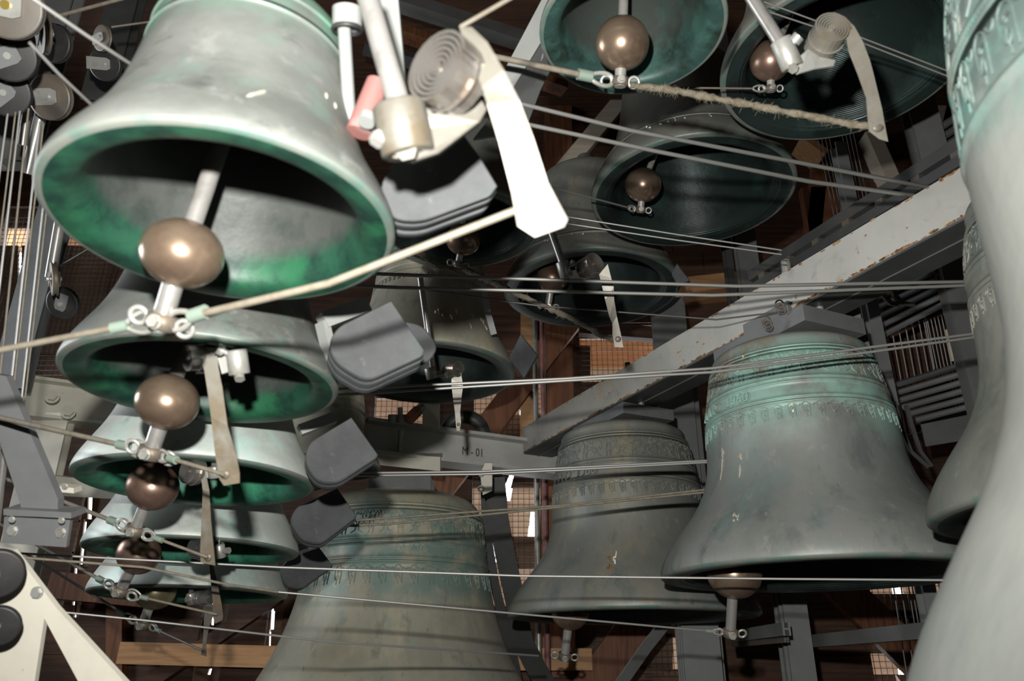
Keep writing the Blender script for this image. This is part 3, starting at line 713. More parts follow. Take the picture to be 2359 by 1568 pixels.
wire('upper of two taut wires crossing below the topmost bell', [(1060, 205, 1.25), (1450, 300, 1.5), (1850, 376, 1.85), (2275, 458, 2.3)], 5)
wire('lower of two taut wires crossing below the topmost bell', [(1060, 254, 1.25), (1500, 346, 1.52), (1860, 417, 1.85), (2275, 474, 2.3)], 5)
wire('upper of two taut wires crossing the dark mouth behind the middle spring', [(800, 628, 1.95), (960, 634, 1.95), (1700, 659, 2.0), (2260, 648, 2.1)], 4.2)
wire('lower of two taut wires crossing the dark mouth behind the middle spring', [(800, 657, 1.95), (915, 662, 1.95), (1640, 680, 2.0), (2260, 656, 2.1)], 4.2)
wire('upper of two wires touching the shoulder of the turquoise-stained bell', [(740, 898, 1.9), (1300, 872, 1.9), (1640, 848, 1.92), (2010, 799, 1.95), (2270, 765, 2.0)], 3.4)
wire('lower of two wires touching the shoulder of the turquoise-stained bell', [(740, 912, 1.9), (1300, 877, 1.9), (1640, 857, 1.92), (2010, 810, 1.95), (2270, 773, 2.0)], 3.4)
wire('upper of two thin wires in front of the lettered beam bracket', [(760, 1090, 2.5), (1100, 1086, 2.5), (1290, 1078, 2.5), (1640, 1060, 2.5)], 3)
wire('lower of two thin wires in front of the lettered beam bracket', [(760, 1096, 2.5), (1100, 1092, 2.5), (1290, 1083, 2.5), (1640, 1064, 2.5)], 3)
wire('upper of two thin wires across the lettering of the biggest bell', [(740, 1204, 2.4), (1290, 1164, 2.4), (1640, 1126, 2.4)], 2.8, 'tan_cord')
wire('lower of two thin wires across the lettering of the biggest bell', [(740, 1214, 2.4), (900, 1206, 2.4), (1290, 1168, 2.4), (1640, 1132, 2.4)], 2.8, 'tan_cord')
wire('long level wire from the left edge past the biggest bell to the large bronze clapper', [(-30, 1270, 1.7), (300, 1288, 1.8), (640, 1306, 1.9), (1200, 1326, 1.95), (1800, 1333, 1.85), (2190, 1336, 1.6)], 2.8)
wire('lower pale wire leading from the left edge past the lowest bell', [(30, 1282, 1.6), (330, 1306, 1.7), (520, 1345, 1.8), (640, 1363, 1.9)], 3.2, 'tan_cord')
wire('thin wire crossing below the lowest small bell', [(-30, 1392, 1.7), (330, 1428, 1.8), (760, 1478, 2.0), (1240, 1510, 2.6)], 2.6)
wire('upper of two fine wires in front of the grooved teal bell', [(1300, 498, 2.1), (1560, 540, 2.1), (1800, 576, 2.1)], 2)
wire('lower of two fine wires in front of the grooved teal bell', [(1300, 514, 2.1), (1560, 553, 2.1), (1800, 586, 2.1)], 2)
wire('upper fine wire in front of the wide dark bell mouth', [(1760, 4, 1.7), (1980, 85, 1.7), (2190, 166, 1.7)], 2.2, 'dark_wire')
wire('lower fine wire in front of the wide dark bell mouth', [(1756, 22, 1.7), (1980, 96, 1.7), (2190, 178, 1.7)], 2.2, 'dark_wire')
wire('fine brown wire below the black bell mouth', [(960, 664, 2.2), (1240, 704, 2.3), (1650, 736, 2.35), (1850, 712, 2.4)], 2, 'dark_wire')
wire('pale cord rising right from the big spring drum', [(1062, 62, .84), (1190, -12, .9)], 5.5, 'tan_cord', name='cord', cat='cord')
wire('thick grey wire crossing the pulleys at the upper left corner', [(60, -14, .9), (200, 82, .95), (330, 166, 1.1)], 4.2)
wire('second grey wire running under the tilted pulley at the upper left', [(68, 98, 1.0), (135, 170, 1.05), (215, 245, 1.15)], 4)
wire('pale cord from the tilted upper pulley to the top edge', [(128, 38, 1.75), (300, -8, 1.7)], 4.5, 'tan_cord', name='cord', cat='cord')
wire('thin cord from the small rusty pulley to the nearest bell', [(258, 62, 2.0), (360, 48, 1.95)], 2.6, 'tan_cord', name='cord', cat='cord')
wire('thin cord from the lower left tilted pulley', [(140, 612, 1.9), (225, 562, 1.8)], 3, 'tan_cord', name='cord', cat='cord')
for i, (x0, y0, x1, y1, r, m) in enumerate([(18, 262, -62, 860, 3.4, 0), (36, 258, -40, 870, 3, 1), (46, 256, -26, 880, 4, 0), (66, 250, 0, 866, 3.6, 1), (92, 280, 24, 904, 3.6, 0), (100, 285, 30, 906, 3.2, 1), (116, 330, 46, 956, 3.2, 0), (124, 340, 53, 958, 3.0, 1)]):
    wire(ORD[i] + ' pale upright cord counted from the left edge of the bunch', [(x0, y0, 1.6), (x1, y1, 1.55)], r * .68, 'tan_cord' if m else 'wire_steel', name='upright_cord', cat='cord', group='upright cords along the left edge')

# ---------------------------------------------------------------- spiral return springs
def spring(label, d, rod, clamp, drum, blade, tipr, bracket=None, bolt=None, mats=('galvanised_steel', 'galvanised_steel', 'spring_steel', 'tarnished_steel'), axis=None):
    """rod: ((x,y,dd),(x,y,dd),rpx); clamp: ((x,y),(x,y),rpx); drum: (front x,y, back x,y, ddback, rpx); blade: [(xl,yl,xr,yr,dd)]"""
    cm, km, sm_, bm_ = mats
    c0 = P(clamp[0][0], clamp[0][1], d); c1 = P(clamp[1][0], clamp[1][1], d)
    t = thing('return_spring', label, 'spring', c1)
    (a, b, rp) = rod
    MB().tube([P(a[0], a[1], d + a[2]), P(b[0], b[1], d + b[2])], m_(rp, d), 18).build('support_rod', 'bright_steel', t)
    ck = m_(clamp[2], d); axc = (c1 - c0).normalized()
    mb = MB(); L = (c1 - c0).length
    mb.lathe([(ck * .5, -.02 * L), (ck * .93, 0), (ck, ck * .08), (ck, L - ck * .08), (ck * .93, L), (ck * .55, L), (ck * .5, L * .9), (0, L * .9)], c0, 26, ax=axc)
    mb.build('clamp', cm, t)
    fx, fy, bx, by, ddb, rp2 = drum
    pf = P(fx, fy, d - ddb * .3); pb = P(bx, by, d + ddb * .7); ax = (pb - pf); LL = ax.length; ax = ax.normalized(); R = m_(rp2, d)
    mb = MB(); aa, bb = mb.frame(ax); turns = 6; n = turns * 22; th = R * .085
    vs = []
    for i in range(n + 1):
        g = 2 * math.pi * turns * i / n; r = R * (.16 + .84 * i / n); q = aa * math.cos(g) + bb * math.sin(g)
        sh = R * .10 * (1 - i / n)
        vs += [pf + ax * sh + q * r, pf + ax * sh + q * (r - th), pf + ax * LL + q * (r - th), pf + ax * LL + q * r]
    fs = [[i * 4 + k, (i + 1) * 4 + k, (i + 1) * 4 + (k + 1) % 4, i * 4 + (k + 1) % 4] for i in range(n) for k in range(4)] + [[0, 1, 2, 3], [n * 4 + 3, n * 4 + 2, n * 4 + 1, n * 4]]
    mb.add(vs, fs); ob = mb.build('spiral_coil', sm_, t)
    for p in ob.data.polygons: p.use_smooth = False
    mb = MB(); mb.tube([pf + ax * R * .02, pf + ax * LL], R * .16, 14); mb.tube([pf + ax * LL * .55, pf + ax * LL * .6], R * .97, 28); mb.build('arbor', sm_, t)
    # bracket arm from clamp to the drum's back
    if bracket:
        pts = [P(x, y, d + dd) for x, y, dd in bracket]
        MB().prism(pts, VIEW * m_(clamp[2] * .35, d), bevel=m_(2, d)).build('bracket_arm', km, t)
    if bolt:
        for (x0, y0, x1, y1, rpx) in bolt:
            p0 = P(x0, y0, d - .004); p1 = P(x1, y1, d - .012)
            mb = MB(); mb.tube([p0, p1], m_(rpx * .5, d), 12)
            a_ = (p1 - p0).normalized(); mb.tube([p1 - a_ * m_(rpx * .5, d), p1 + a_ * m_(rpx * .6, d)], m_(rpx, d), 6)
            mb.build('clamp_bolt', 'galvanised_steel', t)
    # flat blade
    mb = MB(); th = m_(2.2, d); vs = []
    for (xl, yl, xr, yr, dd) in blade:
        l = P(xl, yl, d + dd); r = P(xr, yr, d + dd); vs += [l, r, r + VIEW * th, l + VIEW * th]
    n = len(blade)
    fs = [[i * 4 + k, i * 4 + (k + 1) % 4, (i + 1) * 4 + (k + 1) % 4, (i + 1) * 4 + k] for i in range(n - 1) for k in range(4)] + [[3, 2, 1, 0], [n * 4 - 4, n * 4 - 3, n * 4 - 2, n * 4 - 1]]
    mb.add(vs, fs, 0, False); bo = mb.build('blade', bm_, t)
    if tipr:
        x, y, rp3 = tipr; dd = blade[-2][4]
        p = P(x, y, d + dd); mb = MB(); mb.lathe([(0, -.002), (m_(rp3, d) * .45, -.0016), (m_(rp3, d), -.0004), (m_(rp3, d), .002)], p, 18, ax=VIEW)
        mb.build('rivet', 'rust_steel', bo)
    return t
# big near spring
spring('big blurred spiral spring with bright blade beside the nearest bell', .80,
       ((838, -40, .05), (925, 262, 0), 27), ((918, 240), (942, 356), 62), (1002, 152, 1062, 196, .03, 92),
       [(1058, 62, 1086, 62, .004), (1076, 120, 1122, 96, -.004), (1110, 200, 1160, 160, -.012), (1122, 240, 1196, 230, -.014), (1150, 330, 1228, 315, -.012), (1178, 440, 1262, 420, -.006), (1192, 520, 1308, 505, 0), (1232, 546, 1300, 522, .001)],
       (1224, 472, 28), bracket=[(905, 262, -.004), (965, 232, -.004), (1000, 262, .004), (1040, 240, .012), (1100, 215, .02), (1122, 250, .02), (1105, 280, .014), (1010, 352, .0), (950, 372, -.004), (900, 362, -.004), (880, 310, -.004)],
       bolt=[(945, 330, 938, 336, 30), (890, 290, 872, 320, 20)], mats=('dimmed_tan_steel', 'dimmed_tan_steel', 'spring_steel', 'dimmed_tan_steel'))
# hanging spring at the upper right
spring('tan spiral spring with long blade in front of the wide dark bell', 1.33,
       ((1722, -20, .03), (1806, 112, 0), 15), ((1798, 92), (1826, 156), 25), (1919, 62, 1891, 112, .05, 43),
       [(1922, 28, 1946, 38, .0), (1950, 88, 1968, 60, -.006), (1955, 118, 1988, 96, -.008), (1976, 170, 2004, 138, -.010), (1996, 226, 2012, 168, -.008), (2000, 280, 2032, 250, -.004), (2002, 302, 2040, 295, 0), (2026, 320, 2046, 326, .001)],
       (2022, 290, 15), bracket=[(1818, 150, .0), (1862, 112, .0), (1890, 130, .008), (1926, 138, .01), (1922, 152, .01), (1880, 158, .006), (1838, 170, 0)],
       bolt=[(1815, 112, 1834, 90, 15), (1822, 150, 1826, 156, 12)], mats=('galvanised_steel', 'galvanised_steel', 'tarnished_steel', 'tarnished_steel'))
# middle spring
spring('middle spiral spring with narrow twisted blade in front of the black bell mouth', 2.05,
       ((1262, 510, .02), (1296, 606, 0), 9), ((1294, 602), (1306, 640), 15), (1371, 606, 1345, 622, .035, 27),
       [(1380, 632, 1400, 608, 0), (1386, 655, 1408, 640, -.004), (1394, 690, 1414, 662, -.006), (1404, 730, 1415, 690, -.004), (1411, 745, 1421, 728, 0), (1411, 770, 1430, 768, .0), (1416, 799, 1436, 800, .001)],
       (1424, 781, 7), bracket=[(1308, 625, .004), (1330, 618, .006), (1348, 636, .01), (1352, 645, .01), (1310, 645, .004)],
       bolt=[(1308, 616, 1319, 606, 8)])
# small lower spring above the lettered beam
spring('small spiral spring with narrow blade above the lettered beam', 2.35,
       ((968, 640, .02), (997, 850, 0), 7), ((990, 846), (997, 872), 14), (1056, 850, 1032, 850, .03, 20),
       [(1040, 872, 1062, 858, 0), (1040, 885, 1067, 890, -.002), (1042, 905, 1064, 908, -.002), (1048, 950, 1060, 950, 0), (1050, 975, 1062, 972, 0), (1052, 992, 1059, 992, 0)],
       (1056, 977, 4), bracket=[(1002, 852, .003), (1030, 856, .004), (1032, 870, .004), (1002, 868, .003)], bolt=[(1008, 862, 1026, 862, 6)])
# springs of the left row
spring('spiral spring inside the second bell of the left row, long bright blade', 1.20,
       ((560, 700, .16), (546, 816, .02), 10), ((544, 806), (552, 862), 24), (430, 826, 472, 822, .02, 32),
       [(452, 800, 500, 800, .0), (470, 850, 502, 846, -.006), (478, 900, 512, 892, -.012), (486, 960, 524, 980, -.012), (496, 1050, 545, 1050, -.006), (506, 1104, 552, 1090, 0), (516, 1118, 552, 1112, .001)],
       (518, 1092, 12), bracket=[(500, 824, .0), (540, 812, .0), (545, 852, 0), (510, 862, .0)], bolt=[(536, 818, 508, 806, 14), (550, 850, 552, 868, 12)], mats=('galvanised_steel', 'galvanised_steel', 'spring_steel', 'tarnished_steel'))
spring('spiral spring in the third bell of the left row, slim bright blade', 1.58,
       ((498, 990, .14), (494, 1082, .02), 8), ((494, 1074), (496, 1100), 15), (432, 1084, 456, 1088, .02, 33),
       [(462, 1090, 474, 1088, 0), (467, 1130, 482, 1130, -.008), (464, 1200, 486, 1200, -.008), (461, 1270, 492, 1260, 0), (462, 1296, 496, 1302, .001)],
       (479, 1284, 9), bracket=[(470, 1084, 0), (496, 1078, 0), (498, 1098, 0), (472, 1102, 0)], bolt=[(492, 1086, 506, 1080, 8)], mats=('galvanised_steel', 'galvanised_steel', 'spring_steel', 'tarnished_steel'))
spring('spiral spring in the fourth bell of the left row, dark edge-on blade', 2.05,
       ((512, 1180, .14), (510, 1262, .02), 6), ((504, 1254), (508, 1284), 13), (452, 1262, 470, 1264, .03, 27),
       [(482, 1300, 490, 1300, 0), (486, 1340, 500, 1340, -.004), (490, 1390, 510, 1390, -.004), (490, 1420, 514, 1418, 0), (496, 1436, 512, 1428, 0)],
       None, bracket=[(478, 1262, 0), (506, 1258, 0), (508, 1278, 0), (480, 1282, 0)], bolt=[(508, 1270, 524, 1268, 8), (504, 1258, 505, 1246, 3)], mats=('galvanised_steel', 'galvanised_steel', 'dark_steel', 'rust_steel'))
spring('small spiral spring under the lowest bell of the left row, white-lit blade', 2.60,
       ((444, 1300, .12), (440, 1372, .01), 6), ((438, 1366), (440, 1392), 9), (482, 1374, 452, 1378, .02, 18),
       [(472, 1390, 493, 1392, 0), (470, 1420, 490, 1420, -.002), (469, 1450, 480, 1448, -.002), (466, 1490, 474, 1486, 0), (463, 1508, 475, 1512, 0)],
       None, bracket=[(436, 1366, 0), (452, 1368, .004), (452, 1386, .004), (436, 1390, 0)], bolt=[(440, 1380, 434, 1380, 8)], mats=('galvanised_steel', 'galvanised_steel', 'bright_steel', 'tarnished_steel'))

# ---------------------------------------------------------------- grey hammers beside the left row
def rounded(pts, k=4):
    """Catmull-free corner rounding: points flagged with third value r px are rounded"""
    out = []; n = len(pts)
    for i, p in enumerate(pts):
        if len(p) < 3: out.append(p); continue
        a = Vector(pts[i - 1][:2]); b = Vector(p[:2]); c = Vector(pts[(i + 1) % n][:2]); r = p[2]
        u = (a - b).normalized() * r; v = (c - b).normalized() * r
        for j in range(k + 1):
            t = j / k; q = (b + u) * (1 - t) ** 2 + b * 2 * t * (1 - t) + (b + v) * t * t; out.append((q.x, q.y))
    return out
def hammer(label, d, outline, plates, arm=None, thick=None):
    """plates: list of (dx, dy, dd, scale) offsets for each plate of the stack"""
    cx = sum(p[0] for p in outline) / len(outline); cy = sum(p[1] for p in outline) / len(outline)
    root = thing('strike_hammer', label, 'hammer', P(cx, cy, d + .03))
    ol = rounded(outline)
    for (dx, dy, dd, s, tx, ty, tt) in plates:
        pts = [P(cx + (x - cx) * s + dx, cy + (y - cy) * s + dy, d + dd) for x, y in ol]
        vec = P(cx + dx + tx, cy + dy + ty, d + dd + tt) - P(cx + dx, cy + dy, d + dd)
        MB().prism(pts, vec, bevel=m_(3, d)).build('plate', 'slate_hammer', root)
    if arm:
        for (a, b, w, h, m) in arm:
            MB().bar(P(*a), P(*b), m_(w, d), m_(h, d)).build('arm', m, root)
    return root
hammer('largest grey hammer block beside the second bell of the left row', 1.28,
       [(902, 692), (978, 806), (974, 820, 8), (843, 880, 30), (776, 838, 20), (752, 796, 30), (778, 752, 20)],
       [(0, 0, 0, 1, -2, 8, .010), (-2, 12, .012, 1, -3, 10, .010), (-6, 26, .026, .99, -2, 8, .010)],
       arm=[((742, 742, 1.36), (842, 704, 1.42), 40, 40, 'pale_grey_paint'), ((770, 860, 1.35), (742, 742, 1.36), 34, 20, 'pale_grey_paint')])
hammer('second grey hammer block beside the third bell of the left row', 1.68,
       [(810, 960), (871, 1046), (868, 1054, 5), (779, 1112, 20), (730, 1112, 26), (698, 1062, 26), (712, 1018, 18)],
       [(0, 0, 0, 1, -1, 6, .010), (-2, 9, .012, .99, -1, 6, .010)],
       arm=[((690, 992, 1.78), (770, 962, 1.82), 28, 26, 'pale_grey_paint')])
hammer('third grey hammer block beside the fourth bell of the left row', 2.1,
       [(777, 1123), (822, 1187), (818, 1194, 4), (739, 1254, 16), (694, 1246, 20), (664, 1200, 20), (684, 1166, 14)],
       [(0, 0, 0, 1, -1, 4, .010), (-1, 7, .012, .99, -1, 4, .010)],
       arm=[((672, 1140, 2.2), (740, 1118, 2.24), 22, 20, 'pale_grey_paint')])
hammer('lowest grey hammer block beside the last bell of the left row', 2.62,
       [(735, 1259), (767, 1302), (764, 1307, 3), (690, 1360, 12), (656, 1350, 16), (642, 1310, 16), (668, 1282, 10)],
       [(0, 0, 0, 1, -1, 3, .012)],
       arm=[((650, 1276, 2.72), (705, 1256, 2.76), 18, 16, 'pale_grey_paint')])
hammer('topmost grey hammer block behind the big spring clamp', .98,
       [(1066, 306), (1104, 358), (1146, 428), (1130, 452, 10), (968, 512, 30), (900, 506, 30), (872, 430, 30), (905, 380)],
       [(0, 0, 0, 1, -2, 7, .012), (-2, 12, .014, 1, -3, 9, .012), (-8, 34, .034, .96, -2, 7, .010)],
       arm=[((960, 330, 1.05), (900, 210, 1.12), 50, 30, 'pale_grey_paint')])
hammer('rounded dark hammer block seen edge-on behind the largest grey one', 1.62,
       [(900, 735, 20), (975, 748, 25), (1012, 800, 22), (985, 838, 18), (900, 850)],
       [(0, 0, 0, 1, -4, 4, .04)])
hammer('small black hammer block right of the streaked dark bell', 2.9,
       [(1200, 768), (1240, 818), (1208, 872), (1172, 826, 8)], [(0, 0, 0, 1, 0, 4, .05)])
hammer('small black hammer block right of the black bell mouth', 2.75,
       [(1560, 606), (1590, 646), (1562, 660), (1546, 628, 6)], [(0, 0, 0, 1, 0, 4, .05)])

# ---------------------------------------------------------------- steel frame
def I_prof(w, h, tf, tw): return [(-w / 2, -h / 2), (w / 2, -h / 2), (w / 2, -h / 2 + tf), (tw / 2, -h / 2 + tf), (tw / 2, h / 2 - tf), (w / 2, h / 2 - tf), (w / 2, h / 2), (-w / 2, h / 2), (-w / 2, h / 2 - tf), (-tw / 2, h / 2 - tf), (-tw / 2, -h / 2 + tf), (-w / 2, -h / 2 + tf)]
def C_prof(w, h, t, sgn=1): return [(0, -h / 2), (w * sgn, -h / 2), (w * sgn, -h / 2 + t), (t * sgn, -h / 2 + t), (t * sgn, h / 2 - t), (w * sgn, h / 2 - t), (w * sgn, h / 2), (0, h / 2)]
# main diagonal beam: two channels with their webs outward
zK = P(1420, 857, 3.24).z
kA = PZ(1205, 985, zK); kB = PZ(2330, 316, zK)
dK = (kB - kA).normalized(); sK = dK.cross(UP).normalized()   # side towards +x/-y
if sK.y > 0: sK = -sK
hK = .128
t = thing('steel_beam', 'big pale painted steel beam with rusty edges running diagonally over the large bells', 'beam', kA)
MB().sweep(C_prof(.075, hK, .010, -1), kA - UP * hK / 2, kB - UP * hK / 2, sK, UP).build('channel', 'painted_beam', t)
MB().sweep(C_prof(.075, hK, .010, 1), kA - UP * hK / 2 - sK * .165, kB - UP * hK / 2 - sK * .165, sK, UP).build('channel', 'painted_beam', t)
MB().box(kA.lerp(kB, .5) - UP * (hK + .004) - sK * .0825, kB - kA, sK * .160, UP * .006).build('bottom_plate', 'dark_steel', t)
MB().box(kA.lerp(kB, .5) - UP * (hK + .0085) - sK * .0825, kB - kA, sK * .004, UP * .003).build('seam', 'blue_grey_steel', t)
rnd = random.Random(5); mb = MB(); Lk = (kB - kA).length
for i in range(260):
    u = rnd.random() ** .8 * Lk; w = abs(rnd.gauss(0, .011)) + .003; hh = rnd.uniform(.0015, .006)
    pz = -rnd.uniform(0.0, .006) if rnd.random() < .2 else -hK + hh * .7
    if rnd.random() < .04: pz = -rnd.uniform(.02, .11)
    c = kA + dK * u + UP * pz + sK * .0003
    mb.prism([c + dK * w * math.cos(g) * rnd.uniform(.5, 1) + UP * hh * math.sin(g) * rnd.uniform(.5, 1) for g in [k * math.pi / 4 for k in range(8)]], sK * .0008)
mb.build('rust_scale', 'edge_rust', t, kind='stuff')
for (x, y, rp, hh) in [(1788, 640, 13, 52), (1424, 865, 8, 36)]:
    p = PZ(x, y, zK) - sK * .05; d = (p - ORG).dot(VIEW)
    rt = m_(rp * .8, d)
    mb = MB(); mb.tube([p - UP * .02, p + UP * m_(hh, d)], rt, 14)
    for k in range(int(m_(hh, d) / .006)): mb.ring(p + UP * (.003 + k * .006), UP, rt, .0016, 16, 4)
    mb.tube([p, p + UP * m_(18, d)], m_(rp * 1.3, d), 6)
    o = mb.build('threaded_bolt', 'galvanised_steel', t)
# rails parallel to it, behind
a = P(1735, 652, 3.0); b = PZ(2260, 326, a.z)
t = thing('slotted_rail', 'dark slotted steel rail parallel to the big pale beam', 'rail', a)
sd = (b - a).normalized().cross(UP)
MB().sweep([(-.02, -.045), (.02, -.045), (.02, -.012), (-.02, -.012)], a, b, sd, UP).build('lower_strip', 'dark_steel', t)
MB().sweep([(-.02, .006), (.02, .006), (.02, .045), (-.02, .045)], a, b, sd, UP).build('upper_strip', 'dark_steel', t)
mb = MB()
for i in range(7): MB().box(a.lerp(b, (i + .5) / 7) + UP * -.003, (b - a).normalized() * .03, sd * .04, UP * .02).build('spacer', 'rust_steel', t)
# hanger plates of the two large bells
def hanger(label, key, w, l, th, zo=0.0):
    b = BELL[key]; top = b['c'] + UP * (1.535 * b['R'] * b['hs'])
    t = thing('hanger_plate', label, 'hanger', top)
    MB().box(top + UP * (th / 2 + zo), dK * l, sK * w, UP * th).build('plate', 'blue_grey_steel', t)
    zt = max(zK - hK, top.z + th + .01)
    mb = MB()
    for s in (-1, 1): MB().tube([top + dK * s * l * .38 + UP * zo, top + dK * s * l * .38 + UP * (zt - top.z + .06)], .012, 10).build('hanger_bolt', 'galvanised_steel', t)
    MB().box(top + UP * ((zt - top.z) / 2 + th / 2), dK * l * .5, sK * w * .6, UP * max(zt - top.z, .02)).build('spacer_block', 'blue_grey_steel', t)
    return t
hanger('flat steel hanger plate on the large dark olive bell', 'E1', .24, .40, .045)
hanger('flat steel hanger plate on the turquoise-stained bell', 'E2', .24, .40, .05)
hanger('steel hanger plate on the half-hidden dark bell at the right', 'G', .16, .30, .04)
p = P(1935, 745, 2.6)
t = thing('steel_lug', 'grey steel lug with one bolt beside the turquoise-stained bell', 'lug', P(1960, 830, 2.62))
MB().prism([P(x, y, 2.6) for x, y in [(1928, 710), (1962, 694), (1976, 704), (2024, 860), (1985, 870), (1950, 800)]], VIEW * .015).build('plate', 'blue_grey_steel', t)
MB().hexbolt(P(1958, 720, 2.598), -VIEW, m_(9, 2.6), .012).build('bolt', 'rust_steel', t)
# wire hooks at the bell's crown
for x, y, lb in [(1795, 700, 'upper small wire hook on the pale beam over the turquoise-stained bell'), (1765, 738, 'lower small wire hook by the crown of the turquoise-stained bell')]:
    mb = MB()
    for k in range(3): mb.ring(P(x + k * 3, y + k * 7, 2.3), VIEW + Vector((.5 * k, 0, .3)), m_(9, 2.3), m_(2, 2.3), 14, 5)
    tag(mb.build('wire_hook', 'rust_steel'), lb, 'hook')

# lettered beam over the biggest bell
zM = P(1090, 985, 3.75).z
mA = PZ(840, 968, zM); mB_ = PZ(1310, 1030, zM)
dM = (mB_ - mA).normalized(); sM = dM.cross(UP)
if sM.y > 0: sM = -sM
hM = .165
t = thing('steel_beam', 'grey steel I-beam stamped M - 01 above the biggest bell', 'beam', mA)
MB().sweep(I_prof(.13, hM, .016, .012), mA - UP * hM / 2, mB_ - UP * hM / 2, sM, UP).build('girder', 'mid_grey_paint', t)
base = PZ(1060, 1000, zM); base = mA + dM * (base - mA).dot(dM) + sM * .0062 - UP * .108
dx = dM if dM.x > 0 else -dM
for w, vs, fs in glyphs('M - 01', .058, .002):
    mb = MB(); mb.add([base + dx * (w + v.x) * .75 + UP * v.y + sM * v.z for v in vs], fs, 0, False)
    mb.build('stamped_letter', 'dark_steel', t)
dm = 3.62
MB().tube([P(925, 990, dm), P(920, 1046, dm)], m_(7, dm), 12).build('spacer_tube', 'galvanised_steel', t)
b = BELL['D']; top = b['c'] + UP * (1.54 * b['R'])
t = thing('yoke_block', 'rusty flecked steel block between the biggest bell and its beam', 'block', P(945, 1085, 3.62))
MB().prism([P(x, y, 3.62) for x, y in [(866, 1044), (1014, 1052), (1014, 1085), (866, 1070)]], VIEW * .2).build('block', 'warm_grey_paint', t)
MB().box(top + UP * .03, (.3, 0, 0), (0, .2, 0), (0, 0, .09)).build('crown_plate', 'blue_grey_steel', t)
# fittings on the beam
t = thing('beam_bracket', 'upright grey plate with a bolt on the lettered beam', 'bracket', P(992, 985, 3.65))
MB().prism([P(x, y, 3.62) for x, y in rounded([(973, 908, 4), (1012, 912, 4), (1012, 988), (973, 982)])], VIEW * .03).build('plate', 'warm_grey_paint', t)
MB().hexbolt(P(996, 924, 3.61), -VIEW, m_(6, 3.6), .015).build('bolt', 'galvanised_steel', t)
t = thing('buffer_spring', 'rust-red rubber buffer beside the upright plate', 'buffer', P(945, 970, 3.6))
MB().tube([P(940, 968, 3.58), P(963, 945, 3.62)], m_(13, 3.6), 16).build('buffer', 'rust_spring', t)
MB().tube([P(960, 948, 3.61), P(985, 925, 3.66)], m_(11, 3.6), 16).build('pin', 'galvanised_steel', t)
t = thing('nut_pair', 'pair of steel nuts standing on the lettered beam', 'nut', P(915, 972, 3.6))
for x in (905, 925): MB().tube([P(x, 972, 3.6), P(x, 955, 3.6)], m_(12, 3.6), 6).build('nut', 'galvanised_steel', t)
MB().tube([P(922, 956, 3.6), P(922, 938, 3.6)], m_(6, 3.6), 12).build('stud', 'bright_steel', t)
mb = MB(); mb.lathe([(m_(58, 3.9), 0), (m_(60, 3.9), .004), (m_(60, 3.9), .03), (m_(30, 3.9), .034), (m_(30, 3.9), .0)], P(1070, 1005, 3.9), 40, ax=VIEW)
tag(mb.build('sheave_wheel', 'dark_steel'), 'round dark sheave wheel behind the lettered beam', 'wheel')
t = thing('beam_clip', 'small pale clip plate with hooks under the lettered beam', 'clip', P(1122, 1135, 3.4))
MB().prism([P(x, y, 3.4) for x, y in [(1118, 1066), (1134, 1066), (1134, 1130), (1112, 1140), (1106, 1090)]], VIEW * .02).build('plate', 'warm_grey_paint', t)
for y in (1090, 1125): MB().ring(P(1108, y, 3.38), VIEW, m_(6, 3.4), m_(2, 3.4)).build('hook', 'galvanised_steel', t)

# upright and level steel around the large bells
def post(label, x0, y0, x1, y1, w, d, m='blue_grey_steel', name='steel_post', depth=.06, angle=False, horiz=False, bolts=(), floor=False, roof=False):
    a = P(x0, y0, d)
    if horiz: b_ = PZ(x1, y1, a.z)
    else:
        b_ = PY((x0 + x1) / 2, y1, a.y); b_.x = a.x
        if floor: b_.z = 0
        if roof: a.z = 5.6
    t = thing(name, label, 'post' if not horiz else 'beam', b_ if b_.z < a.z else a)
    dr = (b_ - a).normalized(); sd_ = Vector((1, 0, 0)) if not horiz else UP
    sd_ = (sd_ - dr * sd_.dot(dr)).normalized(); ww = m_(w, d)
    q = dr.cross(sd_).normalized()
    if q.y < 0: q = -q
    if angle:
        tt = .008
        MB().sweep([(-ww / 2, 0), (ww / 2, 0), (ww / 2, tt), (-ww / 2 + tt, tt), (-ww / 2 + tt, depth), (-ww / 2, depth)], a, b_, sd_, q).build('angle_iron', m, t)
    else:
        MB().sweep([(u, v) for u, v in I_prof(ww, depth, .008, ww * .16)], a, b_, sd_, q).build('section', m, t)
    for (x, y, rp) in bolts:
        MB().hexbolt(P(x, y, d - .002) - q * .0, -VIEW, m_(rp, d), m_(rp * .8, d)).build('bolt', 'galvanised_steel', t)
    return t
post('grey steel post below the turquoise-stained bell', 1806, 1340, 1840, 1620, 54, 3.4, floor=True)
post('grey steel post below the large dark olive bell', 1606, 1410, 1618, 1620, 84, 3.5, floor=True)
post('dark steel post between the olive bell and the beam end', 1576, 880, 1602, 1090, 52, 4.15, floor=True)
post('steel post right of the grooved teal bell mouth', 1712, 540, 1726, 700, 46, 3.9, floor=True, roof=True)
post('narrow steel post left of the grooved teal bell mouth', 1672, 560, 1700, 700, 16, 3.9, 'dark_steel', roof=True)
post('tall steel post below the wide dark bell at the upper right', 2100, 190, 2140, 420, 66, 2.9, roof=True)
post('bolted steel angle upright left of the half-hidden bell', 2190, 560, 2262, 1050, 70, 3.2, angle=True, bolts=[(2206, 628, 6), (2218, 684, 6), (2246, 800, 6)], floor=True)
post('pale steel post behind the black bell mouth', 1536, 690, 1548, 860, 74, 4.2, floor=True)
post('thin steel post rising beside the right-hand timber brace', 1930, 335, 1990, 520, 24, 3.4, floor=True)
